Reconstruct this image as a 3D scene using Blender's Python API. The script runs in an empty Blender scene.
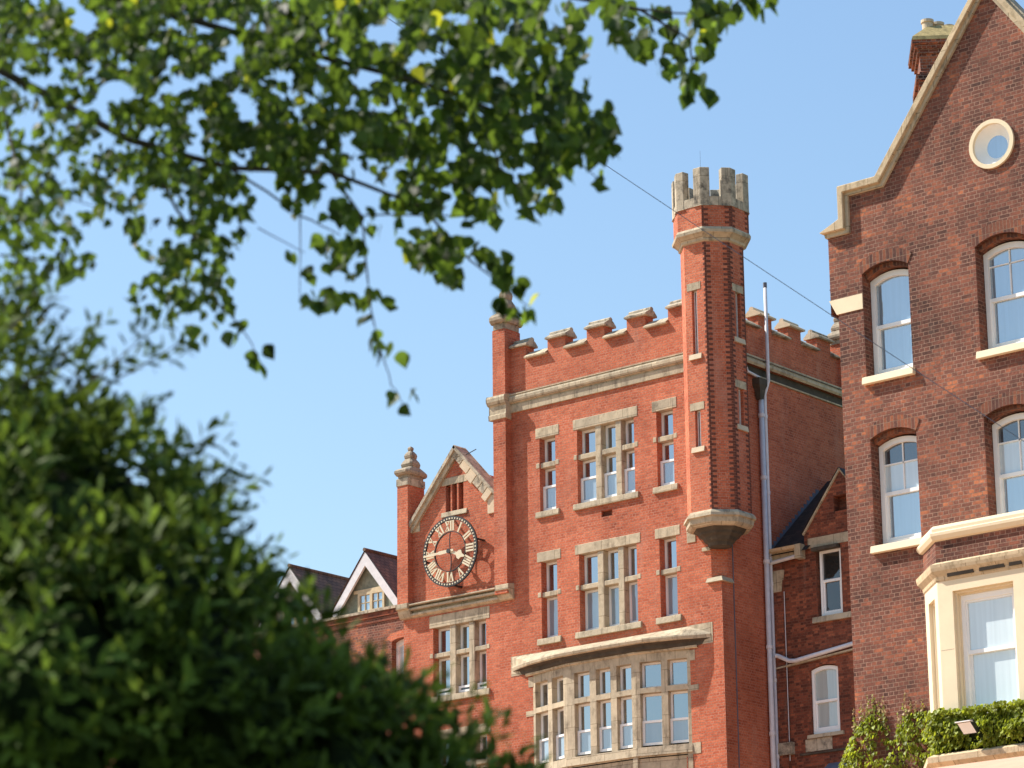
import bpy, bmesh, math, random
from mathutils import Vector, Matrix, noise
from mathutils.geometry import tessellate_polygon
random.seed(7)
C = bpy.context.scene.collection
S = bpy.context.scene
R_ = math.radians

# ------------------------------------------------------------------ camera, sky, sun, exposure
FPX, PITCH, ROLL, YAW = 3120.24, R_(16.323), R_(-.6435), R_(39.763)
EYE = Vector((0, 0, 1.6))
_fh = Vector((-math.sin(YAW), math.cos(YAW), 0)); _r = Vector((math.cos(YAW), math.sin(YAW), 0)); _u = Vector((0, 0, 1))
FWD = _fh*math.cos(PITCH) + _u*math.sin(PITCH)
_U = -_fh*math.sin(PITCH) + _u*math.cos(PITCH)
RGT = _r*math.cos(ROLL) + _U*math.sin(ROLL)
UPV = -_r*math.sin(ROLL) + _U*math.cos(ROLL)
cd = bpy.data.cameras.new('camera'); cam = bpy.data.objects.new('camera', cd); C.objects.link(cam)
m3 = Matrix((RGT, UPV, -FWD)).transposed()
cam.matrix_world = Matrix.Translation(EYE) @ m3.to_4x4()
cd.sensor_width = 36; cd.lens = FPX/1024*36; cd.clip_start = .1; cd.clip_end = 5000
cd.dof.use_dof = True; cd.dof.focus_distance = 85; cd.dof.aperture_fstop = 7.2
S.camera = cam

SUN = Vector((-2.3, -1.0, 2.7)).normalized()
w = bpy.data.worlds.new("World"); S.world = w; w.use_nodes = True
nt = w.node_tree; bg = nt.nodes['Background']
sky = nt.nodes.new('ShaderNodeTexSky'); sky.sky_type = 'NISHITA'; sky.sun_disc = False
sky.sun_elevation = math.asin(SUN.z); sky.sun_rotation = math.atan2(SUN.x, SUN.y)
sky.altitude = 20; sky.air_density = 1.5; sky.dust_density = .6; sky.ozone_density = 4.2
nt.links.new(sky.outputs[0], bg.inputs[0]); bg.inputs[1].default_value = .079
sl = bpy.data.lights.new('sun', 'SUN'); sl.energy = 3.7; sl.angle = R_(.53); sl.color = (1, .94, .84)
so = bpy.data.objects.new('sun', sl); C.objects.link(so)
so.rotation_euler = SUN.to_track_quat('Z', 'Y').to_euler(); so.location = (-60, -20, 80)
S.view_settings.view_transform = 'Standard'; S.view_settings.look = 'None'
S.view_settings.exposure = 1.2; S.view_settings.gamma = 1
S.cycles.max_bounces = 8; S.cycles.transparent_max_bounces = 8; S.cycles.use_denoising = True

# ------------------------------------------------------------------ materials
def mat(name):
    m = bpy.data.materials.new(name); m.use_nodes = True
    t = m.node_tree; return m, t, t.nodes['Principled BSDF']
def N(t, kind, **kw):
    n = t.nodes.new(kind)
    for k, v in kw.items(): setattr(n, k, v)
    return n
def ramp(t, src, stops, interp='LINEAR'):
    r = N(t, 'ShaderNodeValToRGB'); r.color_ramp.interpolation = interp
    el = r.color_ramp.elements
    while len(el) < len(stops): el.new(.5)
    for e, (p, c) in zip(el, stops): e.position = p; e.color = (*c, 1) if len(c) == 3 else c
    t.links.new(src, r.inputs[0]); return r.outputs[0]
def mixc(t, f, a, b, mode='MIX'):
    n = N(t, 'ShaderNodeMix', data_type='RGBA', blend_type=mode)
    for i, v in ((0, f), (6, a), (7, b)):
        if hasattr(v, 'is_output'): t.links.new(v, n.inputs[i])
        elif isinstance(v, (int, float)): n.inputs[i].default_value = v
        else: n.inputs[i].default_value = (*v, 1)
    return n.outputs[2]
def noise_tex(t, scale, detail=4, rough=.6, vec=None, dist=0):
    n = N(t, 'ShaderNodeTexNoise'); n.inputs['Scale'].default_value = scale; n.inputs['Detail'].default_value = detail
    n.inputs['Roughness'].default_value = rough; n.inputs['Distortion'].default_value = dist
    if vec is not None: t.links.new(vec, n.inputs['Vector'])
    return n.outputs['Fac']
def math_(t, op, a, b=0.0):
    n = N(t, 'ShaderNodeMath', operation=op)
    if op == 'MULTIPLY_ADD': n.inputs[2].default_value = (1-b)*.5
    for i, v in ((0, a), (1, b)):
        if hasattr(v, 'is_output'): t.links.new(v, n.inputs[i])
        else: n.inputs[i].default_value = v
    return n.outputs[0]
def bump(t, bs, h, strength, dist):
    b = N(t, 'ShaderNodeBump'); b.inputs['Strength'].default_value = strength; b.inputs['Distance'].default_value = dist
    t.links.new(h, b.inputs['Height']); t.links.new(b.outputs[0], bs.inputs['Normal'])
def pos(t, scale=(1, 1, 1)):
    g = N(t, 'ShaderNodeNewGeometry'); mp = N(t, 'ShaderNodeMapping'); mp.inputs['Scale'].default_value = scale
    t.links.new(g.outputs['Position'], mp.inputs[0]); return mp.outputs[0]

def brick(name, stops, mortar, blotch=(.7, 1.25), patch=.35, mort=.011, bmp=.55, tk=1.0, off=.5, stain=None, row=.075, blen=.225, squash=.5):
    m, t, bs = mat(name)
    uv = N(t, 'ShaderNodeUVMap')
    # slightly wavering courses
    wob = N(t, 'ShaderNodeTexNoise'); wob.inputs['Scale'].default_value = 3.0
    t.links.new(uv.outputs[0], wob.inputs['Vector'])
    sub = N(t, 'ShaderNodeVectorMath', operation='MULTIPLY_ADD'); sub.inputs[1].default_value = (.012, .012, 0)
    t.links.new(wob.outputs['Color'], sub.inputs[0]); t.links.new(uv.outputs[0], sub.inputs[2])
    b = N(t, 'ShaderNodeTexBrick'); b.offset = off; b.squash = squash; b.squash_frequency = 2
    b.inputs['Color1'].default_value = (0, 0, 0, 1); b.inputs['Color2'].default_value = (1, 1, 1, 1); b.inputs['Mortar'].default_value = (.5, .5, .5, 1)
    b.inputs['Scale'].default_value = 1; b.inputs['Brick Width'].default_value = blen; b.inputs['Row Height'].default_value = row
    b.inputs['Mortar Size'].default_value = mort/2; b.inputs['Mortar Smooth'].default_value = .2; b.inputs['Bias'].default_value = 0
    t.links.new(sub.outputs[0], b.inputs['Vector'])
    p = pos(t)
    big = noise_tex(t, .55, 5, .62, p); med = noise_tex(t, 2.3, 4, .6, p); fine = noise_tex(t, 22, 3, .6, p)
    tint = math_(t, 'ADD', math_(t, 'MULTIPLY_ADD', b.outputs['Color'], tk), math_(t, 'MULTIPLY', math_(t, 'SUBTRACT', big, .5), patch*2.2))
    tint = math_(t, 'ADD', tint, math_(t, 'MULTIPLY', math_(t, 'SUBTRACT', med, .5), patch*1.2))
    col = ramp(t, tint, stops)
    mcol = mixc(t, ramp(t, med, [(.35, (0, 0, 0)), (.7, (1, 1, 1))]), mortar, tuple(x*.6 for x in mortar))
    col = mixc(t, b.outputs['Fac'], col, mcol)
    bl = ramp(t, big, [(.25, (blotch[0],)*3), (.75, (blotch[1],)*3)])
    col = mixc(t, 1.0, col, bl, 'MULTIPLY')
    col = mixc(t, .55, col, ramp(t, fine, [(.3, (.55,)*3), (.7, (1.3,)*3)]), 'MULTIPLY')
    if stain:
        st = noise_tex(t, 1.0, 5, .65, pos(t, (1.4, 1.4, .35)))
        col = mixc(t, ramp(t, st, [(stain[1], (0, 0, 0)), (stain[1]+.16, (stain[2],)*3)]), col, stain[0])
    t.links.new(col, bs.inputs['Base Color']); bs.inputs['Roughness'].default_value = .9
    bs.inputs['Specular IOR Level'].default_value = .2
    h = math_(t, 'ADD', math_(t, 'MULTIPLY', b.outputs['Fac'], -1.0), math_(t, 'MULTIPLY', fine, .7))
    h = math_(t, 'ADD', h, math_(t, 'MULTIPLY', b.outputs['Color'], .35))
    bump(t, bs, h, bmp, .012)
    return m
BRICK = brick('red_brick', [(0, (.30, .072, .038)), (.2, (.43, .102, .050)), (.6, (.52, .138, .068)), (1, (.59, .19, .10))], (.56, .27, .185), (.76, 1.18), .46, .015, 1.0, .62,
              stain=((.50, .24, .17), .56, .45))
BRICK_OLD = brick('old_brick', [(0, (.085, .041, .033)), (.25, (.145, .060, .044)), (.6, (.21, .079, .054)), (.88, (.31, .104, .059)), (1, (.43, .145, .07))], (.36, .215, .155), (.66, 1.2), .85, .014, 1.0, .62,
              stain=((.34, .25, .20), .62, .35))
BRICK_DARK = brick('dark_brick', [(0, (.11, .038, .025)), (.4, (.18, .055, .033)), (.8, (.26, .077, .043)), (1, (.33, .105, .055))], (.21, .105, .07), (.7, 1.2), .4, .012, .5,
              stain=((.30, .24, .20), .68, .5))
BRICK_CHIM = brick('chimney_brick', [(0, (.05, .025, .02)), (.4, (.15, .05, .033)), (.8, (.27, .08, .04)), (1, (.36, .12, .06))], (.34, .25, .2), (.6, 1.25), .55, .013, .5)
def plain(name, c, rough=.8, var=.25, scale=6, spec=.25, bmp=0, streak=None, metal=0, joints=None, drip=None):
    m, t, bs = mat(name); p = pos(t)
    n = noise_tex(t, scale, 5, .65, p)
    col = ramp(t, n, [(.25, tuple(x*(1-var) for x in c)), (.75, tuple(min(1, x*(1+var)) for x in c))])
    if streak:
        s = noise_tex(t, 1.6, 6, .7, pos(t, streak[2]))
        col = mixc(t, ramp(t, s, [(streak[1], (0, 0, 0)), (streak[1]+.2, (1, 1, 1))]), col, streak[0])
    if drip:
        s = noise_tex(t, 1.0, 5, .7, pos(t, (5, 5, .5)))
        col = mixc(t, ramp(t, s, [(drip[1], (0, 0, 0)), (drip[1]+.15, (.75,)*3)]), col, drip[0])
    if joints:
        uv = N(t, 'ShaderNodeUVMap'); jb = N(t, 'ShaderNodeTexBrick'); jb.inputs['Scale'].default_value = 1; jb.offset = .37
        jb.inputs['Brick Width'].default_value = joints[0]; jb.inputs['Row Height'].default_value = joints[1]; jb.inputs['Mortar Size'].default_value = .007
        jb.inputs['Color1'].default_value = (.86, .86, .86, 1); jb.inputs['Color2'].default_value = (1.1, 1.08, 1.04, 1); jb.inputs['Mortar'].default_value = (.45, .42, .38, 1); jb.inputs['Bias'].default_value = 0
        t.links.new(uv.outputs[0], jb.inputs['Vector']); col = mixc(t, 1, col, jb.outputs['Color'], 'MULTIPLY')
    t.links.new(col, bs.inputs['Base Color']); bs.inputs['Roughness'].default_value = rough; bs.inputs['Metallic'].default_value = metal
    bs.inputs['Specular IOR Level'].default_value = spec
    if bmp: bump(t, bs, noise_tex(t, scale*5, 4, .6, p), bmp, .02)
    return m
STONE = plain('buff_stone', (.45, .375, .27), .9, .22, 4, .2, .4, ((.21, .17, .12), .52, (2.2, 2.2, 1.4)), joints=(.85, .62), drip=((.15, .125, .095), .56))
STONE_W = plain('weathered_stone', (.44, .375, .285), .95, .28, 6, .2, .5, ((.12, .105, .085), .48, (2.5, 2.5, 2.5)), joints=(.75, .9), drip=((.10, .09, .075), .56))
STONE_F = plain('lichened_stone', (.32, .26, .19), .95, .3, 5, .2, .5, ((.10, .09, .07), .50, (3, 3, 3)))
STONE_D = plain('dark_shade_stone', (.075, .062, .048), .95, .35, 4, .2, .3, ((.20, .16, .11), .60, (3, 3, 3)))  # dark stone; also paints shade into the recess and soffits
STONE_L = plain('pale_patch_stone', (.56, .45, .32), .9, .12, 5, .2, .2)
CREAM = plain('cream_paint', (.74, .61, .42), .75, .06, 3, .25, .1, ((.52, .38, .21), .64, (3, 3, .6)), drip=((.50, .38, .23), .66))
CREAM_S = plain('stained_cream_stone', (.54, .42, .275), .85, .15, 5, .2, .3, ((.25, .185, .105), .52, (4, 4, 2)), joints=(.8, 3.0), drip=((.22, .17, .11), .58))
WHITE = plain('white_paint', (.84, .83, .81), .45, .05, 4, .4)
OFFW = plain('aged_white_paint', (.60, .58, .59), .55, .12, 6, .3)
TIMBER = plain('pale_timber', (.52, .41, .26), .7, .15, 9, .3)
TILEH = plain('grey_green_tile', (.21, .21, .155), .9, .35, 7, .2, .4)
PIPE = plain('pale_grey_pipe', (.62, .60, .63), .5, .12, 5, .35, 0, ((.36, .30, .27), .60, (6, 6, 1.2)))
LEAD = plain('lead_sheet', (.12, .13, .17), .6, .2, 5, .4)
BLACK = plain('black_iron', (.022, .020, .020), .5, .2, 6, .4)
GILT = plain('cream_gilt', (.62, .54, .38), .5, .08, 8, .4)
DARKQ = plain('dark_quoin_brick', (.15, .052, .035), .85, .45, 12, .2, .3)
SLATE = None
def roofing(name, c1, c2, row=.16, wdt=.2):
    m, t, bs = mat(name); uv = N(t, 'ShaderNodeUVMap')
    b = N(t, 'ShaderNodeTexBrick'); b.inputs['Scale'].default_value = 1; b.inputs['Brick Width'].default_value = wdt; b.inputs['Row Height'].default_value = row
    b.inputs['Mortar Size'].default_value = .008; b.inputs['Color1'].default_value = (*c1, 1); b.inputs['Color2'].default_value = (*c2, 1); b.inputs['Mortar'].default_value = (.01, .01, .01, 1)
    t.links.new(uv.outputs[0], b.inputs['Vector'])
    n = noise_tex(t, 1.6, 5, .6, pos(t))
    col = mixc(t, 1, b.outputs[0], ramp(t, n, [(.3, (.6, .6, .6)), (.7, (1.5, 1.3, 1.1))]), 'MULTIPLY')
    t.links.new(col, bs.inputs['Base Color']); bs.inputs['Roughness'].default_value = .8
    bump(t, bs, math_(t, 'MULTIPLY', b.outputs['Fac'], -1), .5, .02); return m
SLATE = roofing('brown_slate', (.11, .08, .066), (.19, .13, .095))
SLATE_D = roofing('dark_slate', (.018, .013, .012), (.045, .03, .026))
REDTILE = roofing('red_tile', (.30, .07, .035), (.42, .12, .06))
def glass(name, base, refl, blind=None):
    m = bpy.data.materials.new(name); m.use_nodes = True; t = m.node_tree
    bs = t.nodes['Principled BSDF']; out = t.nodes['Material Output']
    n = noise_tex(t, 1.3, 3, .5, pos(t, (1, 1, .35)))
    if blind:
        wv = noise_tex(t, 9, 2, .5, pos(t, (1.6, 1.6, .05)))
        col = mixc(t, ramp(t, wv, [(.3, (0, 0, 0)), (.7, (1, 1, 1))]), blind, tuple(x*.88 for x in blind))
    else:
        col = ramp(t, n, [(.3, tuple(x*.6 for x in base)), (.7, tuple(x*1.5 for x in base))])
    t.links.new(col, bs.inputs['Base Color']); bs.inputs['Roughness'].default_value = .6; bs.inputs['Specular IOR Level'].default_value = .2
    g = N(t, 'ShaderNodeBsdfGlossy'); g.inputs['Roughness'].default_value = .012; g.inputs['Color'].default_value = (.93, .97, 1, 1)
    bp = N(t, 'ShaderNodeBump'); bp.inputs['Strength'].default_value = .05; bp.inputs['Distance'].default_value = .02
    t.links.new(noise_tex(t, 2.2, 2, .5, pos(t)), bp.inputs['Height']); t.links.new(bp.outputs[0], g.inputs['Normal'])
    fr = N(t, 'ShaderNodeFresnel'); fr.inputs['IOR'].default_value = 1.5
    mx = N(t, 'ShaderNodeMixShader')
    f = math_(t, 'ADD', math_(t, 'MULTIPLY', fr.outputs[0], 1.2), refl)
    t.links.new(f, mx.inputs[0]); t.links.new(bs.outputs[0], mx.inputs[1]); t.links.new(g.outputs[0], mx.inputs[2])
    t.links.new(mx.outputs[0], out.inputs[0]); return m
GLASS = glass('window_glass', (.018, .02, .024), .36)
GLASS_DK = glass('dark_window_glass', (.012, .011, .010), .03)
GLASS_BL = glass('glass_over_blind', None, .14, (.24, .31, .37))
GLASS_NET = glass('glass_over_net_curtain', None, .10, (.56, .64, .67))
GLASS_PALE = glass('glass_over_pale_blind', None, .05, (.42, .48, .47))
GLASS_CUR = glass('glass_over_blue_curtain', None, .28, (.20, .29, .36))
GLASS_LEAD = glass('leaded_glass', (.035, .045, .055), .10)

# ------------------------------------------------------------------ mesh helpers
class Fr:                     # a wall plane: u along the wall, v up, d outwards
    def __init__(s, O, U, Nn):
        s.O = Vector(O); s.U = Vector(U).normalized(); s.N = Vector(Nn).normalized()
    def p(s, u, v, d=0): return s.O + s.U*u + Vector((0, 0, v)) + s.N*d
class MB:
    def __init__(s): s.v = []; s.f = []
    def poly(s, pts):
        i = len(s.v); s.v += [Vector(p) for p in pts]; s.f.append(list(range(i, i+len(pts)))); return s
    def box(s, x0, x1, y0, y1, z0, z1):
        a = [(x0, y0), (x1, y0), (x1, y1), (x0, y1)]
        return s.prism_z(a, z0, z1)
    def prism_z(s, a, z0, z1, b=None):
        b = b or a; n = len(a); i = len(s.v)
        s.v += [Vector((x, y, z0)) for x, y in a] + [Vector((x, y, z1)) for x, y in b]
        s.f.append([i+k for k in reversed(range(n))]); s.f.append([i+n+k for k in range(n)])
        for k in range(n): s.f.append([i+k, i+(k+1) % n, i+n+(k+1) % n, i+n+k])
        return s
    def fbox(s, fr, u0, u1, v0, v1, d0, d1, dtop=None):        # dtop: outer depth at the top edge (weathered slope)
        dt = d1 if dtop is None else dtop
        P = fr.p; i = len(s.v)
        s.v += [P(u0, v0, d0), P(u1, v0, d0), P(u1, v0, d1), P(u0, v0, d1), P(u0, v1, d0), P(u1, v1, d0), P(u1, v1, dt), P(u0, v1, dt)]
        for q in ([0, 3, 2, 1], [4, 5, 6, 7], [3, 7, 6, 2], [0, 1, 5, 4], [0, 4, 7, 3], [1, 2, 6, 5]): s.f.append([i+k for k in q])
        return s
    def fill(s, fr, outer, holes=(), d=0):
        loops = [outer]+list(holes)
        tri = tessellate_polygon([[Vector((u, v, 0)) for u, v in L] for L in loops])
        flat = [q for L in loops for q in L]; i = len(s.v)
        s.v += [fr.p(u, v, d) for u, v in flat]
        s.f += [[i+k for k in t] for t in tri]; return s
    def side(s, fr, loop, d0, d1, loop2=None):
        loop2 = loop2 or loop; n = len(loop); i = len(s.v)
        s.v += [fr.p(u, v, d0) for u, v in loop] + [fr.p(u, v, d1) for u, v in loop2]
        for k in range(n): s.f.append([i+k, i+(k+1) % n, i+n+(k+1) % n, i+n+k])
        return s
    def slab(s, fr, outer, d0, d1, holes=()):                  # polygon with thickness
        s.fill(fr, outer, holes, d1); s.fill(fr, outer, holes, d0)
        for L in [outer]+list(holes): s.side(fr, L, d0, d1)
        return s
    def extr(s, fr, prof, u0, u1, e0=0, e1=0):                 # profile [(d, v)] swept along u
        n = len(prof); i = len(s.v)
        s.v += [fr.p(u0-e0*d, v, d) for d, v in prof] + [fr.p(u1+e1*d, v, d) for d, v in prof]
        for k in range(n): s.f.append([i+k, i+(k+1) % n, i+n+(k+1) % n, i+n+k])
        s.f.append([i+k for k in range(n)]); s.f.append([i+n+k for k in range(n)]); return s
    def loft(s, rings, cap=True):
        i = len(s.v); n = len(rings[0])
        for r in rings: s.v += [Vector(p) for p in r]
        for j in range(len(rings)-1):
            for k in range(n): s.f.append([i+j*n+k, i+j*n+(k+1) % n, i+(j+1)*n+(k+1) % n, i+(j+1)*n+k])
        if cap: s.f.append([i+k for k in range(n)]); s.f.append([i+(len(rings)-1)*n+k for k in range(n)])
        return s
    def tube(s, path, r, n=8, r2=None):
        path = [Vector(p) for p in path]; rings = []
        for k, p in enumerate(path):
            t = (path[min(k+1, len(path)-1)]-path[max(k-1, 0)]).normalized()
            a = t.cross(Vector((0, 0, 1)) if abs(t.z) < .95 else Vector((1, 0, 0))).normalized(); b = t.cross(a)
            rr = r if r2 is None else r+(r2-r)*k/(len(path)-1)
            rings.append([p+(a*math.cos(2*math.pi*j/n)+b*math.sin(2*math.pi*j/n))*rr for j in range(n)])
        return s.loft(rings)
    def bar(s, a, b, w, h, up=(0, 0, 1)):
        a, b = Vector(a), Vector(b); t = (b-a).normalized(); x = t.cross(Vector(up)).normalized(); y = x.cross(t)
        rings = [[p+x*sx*w/2+y*sy*h/2 for sx, sy in ((-1, -1), (1, -1), (1, 1), (-1, 1))] for p in (a, b)]
        return s.loft(rings)
    def build(s, name, m, parent=None, smooth=False, bevel=0, wobble=0):
        me = bpy.data.meshes.new(name)
        me.from_pydata([tuple(v) for v in s.v], [], s.f)
        bm = bmesh.new(); bm.from_mesh(me)
        bm.normal_update(); uvl = bm.loops.layers.uv.new('UVMap')
        for f in bm.faces:
            n = f.normal
            if n.length < 1e-6: continue
            if abs(n.z) > .97: t, b = Vector((1, 0, 0)), Vector((0, 1, 0))
            else:
                if n.z < 0 and abs(n.z) > .3 : n = -n
                t = Vector((-n.y, n.x, 0)).normalized(); b = n.cross(t)
                if b.z < 0: b = -b
            for l in f.loops: l[uvl].uv = (l.vert.co.dot(t), l.vert.co.dot(b))
        if bevel: bmesh.ops.remove_doubles(bm, verts=bm.verts, dist=1e-5)
        bm.to_mesh(me); bm.free()
        if smooth:
            for p in me.polygons: p.use_smooth = True
        o = bpy.data.objects.new(name, me); C.objects.link(o); me.materials.append(m)
        if parent: o.parent = parent
        if bevel:
            b = o.modifiers.new('edge', 'BEVEL'); b.width = bevel; b.segments = 1; b.limit_method = 'ANGLE'
        return o
def thing(name, label, cat, group=None, loc=(0, 0, 0)):
    o = bpy.data.objects.new(name, None); C.objects.link(o); o['label'] = label; o['category'] = cat
    if group: o['group'] = group
    return o
def tag(o, label, cat, group=None):
    o['label'] = label; o['category'] = cat
    if group: o['group'] = group
    return o
def rect(u0, u1, v0, v1): return [(u0, v0), (u1, v0), (u1, v1), (u0, v1)]
def arch(u0, u1, v0, vs, rise, n=12):
    if rise <= 0: return rect(u0, u1, v0, vs)
    h = (u1-u0)/2; Rr = (h*h+rise*rise)/(2*rise); cu = (u0+u1)/2; cv = vs+rise-Rr; a0 = math.asin(h/Rr)
    return [(u0, v0), (u1, v0)]+[(cu+Rr*math.sin(a0-2*a0*k/n), cv+Rr*math.cos(a0-2*a0*k/n)) for k in range(n+1)]
def circ(cu, cv, r, n=40): return [(cu+r*math.cos(2*math.pi*k/n), cv+r*math.sin(2*math.pi*k/n)) for k in range(n)]
def ray(px, py): return RGT*((px-512)/FPX) - UPV*((py-384)/FPX) + FWD
def cw(px, py, dep): return EYE + ray(px, py)*dep               # a point at the given depth before the camera

# ------------------------------------------------------------------ ground
def gz(x, y):
    t = max(0, min(1, (y-6)/34)); t = t*t*(3-2*t)
    return t*8.5 + .35*noise.noise(Vector((x*.03, y*.03, 0)))*(t+.2)
m, t, bs = mat('turf'); n = noise_tex(t, .8, 6, .7, pos(t))
t.links.new(ramp(t, n, [(.3, (.035, .055, .015)), (.7, (.07, .10, .03))]), bs.inputs['Base Color']); bs.inputs['Roughness'].default_value = .95
TURF = m
g = MB(); st = [-900, -500, -300, -200, -150, -120, -100, -85, -70, -60, -50, -40, -32, -24, -16, -8, 0, 8, 16, 24, 32, 40, 50, 60, 70, 85, 100, 120, 150, 200, 300, 500, 900]
nn = len(st); g.v = [Vector((x-20, y+30, gz(x-20, y+30))) for y in st for x in st]
g.f = [[j*nn+i, j*nn+i+1, (j+1)*nn+i+1, (j+1)*nn+i] for j in range(nn-1) for i in range(nn-1)]
o = g.build('ground', TURF, smooth=True); o['kind'] = 'structure'

PAVE = plain('bounce_paving', (.55, .34, .23), .95, .12, 1.5, .2)  # unseen warm ground, added to bounce light onto the shaded brick
for nm, (xa, xb, ya, yb) in (('bounce_court', (-120, 10, 24, 66.8)),):
    g = MB(); nx, ny = 24, 10
    g.v = [Vector((xa+(xb-xa)*i/nx, ya+(yb-ya)*j/ny, gz(xa+(xb-xa)*i/nx, ya+(yb-ya)*j/ny)+.25)) for j in range(ny+1) for i in range(nx+1)]
    g.f = [[j*(nx+1)+i, j*(nx+1)+i+1, (j+1)*(nx+1)+i+1, (j+1)*(nx+1)+i] for j in range(ny) for i in range(nx)]
    o = g.build(nm, PAVE); o['kind'] = 'structure'
# ------------------------------------------------------------------ the red hall
Y0, X0 = 67.1953, -48.594
YB = 73.55                       # back of the tall block
F = Fr((0, Y0, 0), (1, 0, 0), (0, -1, 0))
FS = Fr((X0, 0, 0), (0, 1, 0), (1, 0, 0))
hall = thing('brick_hall', 'tall red brick hall with battlemented top, corner turret and stone mullioned windows', 'building')
L1 = dict(zt=25.37, zb=23.19, tr=(24.48, 24.63), split=23.93, lt=25.67)
L2 = dict(zt=21.72, zb=19.49, tr=(20.69, 20.83), split=None, lt=22.0)
LC = dict(zt=20.38, zb=18.34, tr=(19.49, 19.62), split=18.55, lt=20.735)
LL = dict(zt=17.07, zb=15.05, tr=(16.20, 16.33), split=15.3, lt=17.34)
TRI = (-53.525, -51.47, [(-52.885, -52.67), (-52.155, -51.95)])
S_L = (-54.91, -54.325, []); S_R = (-50.68, -50.095, [])
CLK = (-59.01, -56.985, [(-58.395, -58.165), (-57.66, -57.45)])
LOW = (-59.01, -56.985, [(-58.395, -58.165), (-57.66, -57.45)])
WIN = [(S_L, L1), (TRI, L1), (S_R, L1), (S_L, L2), (TRI, L2), (S_R, L2), (CLK, LC), (LOW, LL)]
REC = .27
holes = [rect(x0, x1, l['zb'], l['zt']) for (x0, x1, _), l in WIN]
holes.append(rect(-52.69, -52.30, 22.66, 22.83))
vents = [(-58.50, -58.31), (-58.25, -58.06), (-58.00, -57.81)]
vz = [(23.77, 24.60), (23.765, 24.625), (23.76, 24.62)]
holes += [rect(a, b, 23.77, 24.58) for a, b in vents]
holes.append(rect(-55.20, -49.79, 15.55, 18.62))
outer = [(-60.16, 6), (X0, 6), (X0, 20.33), (X0-.33, 20.33), (X0-.33, 27.05), (-56.30, 27.05), (-56.30, 23.9), (-56.50, 23.95), (-58.05, 25.62), (-59.85, 23.62), (-60.16, 23.6)]
wl = MB().fill(F, outer, holes)
for h in holes: wl.side(F, h, 0, -.42)
side = [(Y0, 6), (YB, 6), (YB, 27.05), (Y0+.33, 27.05), (Y0+.33, 20.33), (Y0, 20.33)]
wl.fill(FS, side)
wl.poly([(X0-.33, Y0, 20.33), (X0, Y0+.33, 20.33), (X0, Y0+.33, 27), (X0-.33, Y0, 27)])
wl.poly([(X0-.33, Y0, 20.33), (X0, Y0, 20.33), (X0, Y0+.33, 20.33)])
for x in (-56.30, ): wl.poly([(x, Y0, 20), (x, YB, 20), (x, YB, 27.05), (x, Y0, 27.05)])
wl.poly([(-60.16, Y0, 6), (-60.16, YB, 6), (-60.16, YB, 23.6), (-60.16, Y0, 23.6)])
wl.poly([(-60.16, YB, 6), (X0, YB, 6), (X0, YB, 27.05), (-60.16, YB, 27.05)])
wl.poly([(-56.3, Y0+.02, 26.9), (X0-.02, Y0+.4, 26.9), (X0-.02, YB, 26.9), (-56.3, YB, 26.9)])
wl.build('wall', BRICK, hall)
MB().fill(F, rect(-56.28, X0-.4, 6.1, 26.8), (), -.46).fill(F, rect(-60.1, -56.3, 6.1, 23.6), (), -.46).fill(F, rect(-58.6, -57.7, 23.6, 24.8), (), -.46).build('unlit_backing', BLACK, hall)  # black sheet stands in for the unlit inside behind the openings
# chamfer stop and broach
sb = MB()
sb.loft([[(X0-.47, Y0-.10, 20.20), (X0+.10, Y0-.10, 20.20), (X0+.10, Y0+.47, 20.20), (X0-.47, Y0+.47, 20.20)],
         [(X0-.47, Y0-.012, 20.34), (X0+.012, Y0-.012, 20.34), (X0+.012, Y0+.47, 20.34), (X0-.47, Y0+.47, 20.34)]][::1])
sb.build('broach_stone', STONE, hall)

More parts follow.
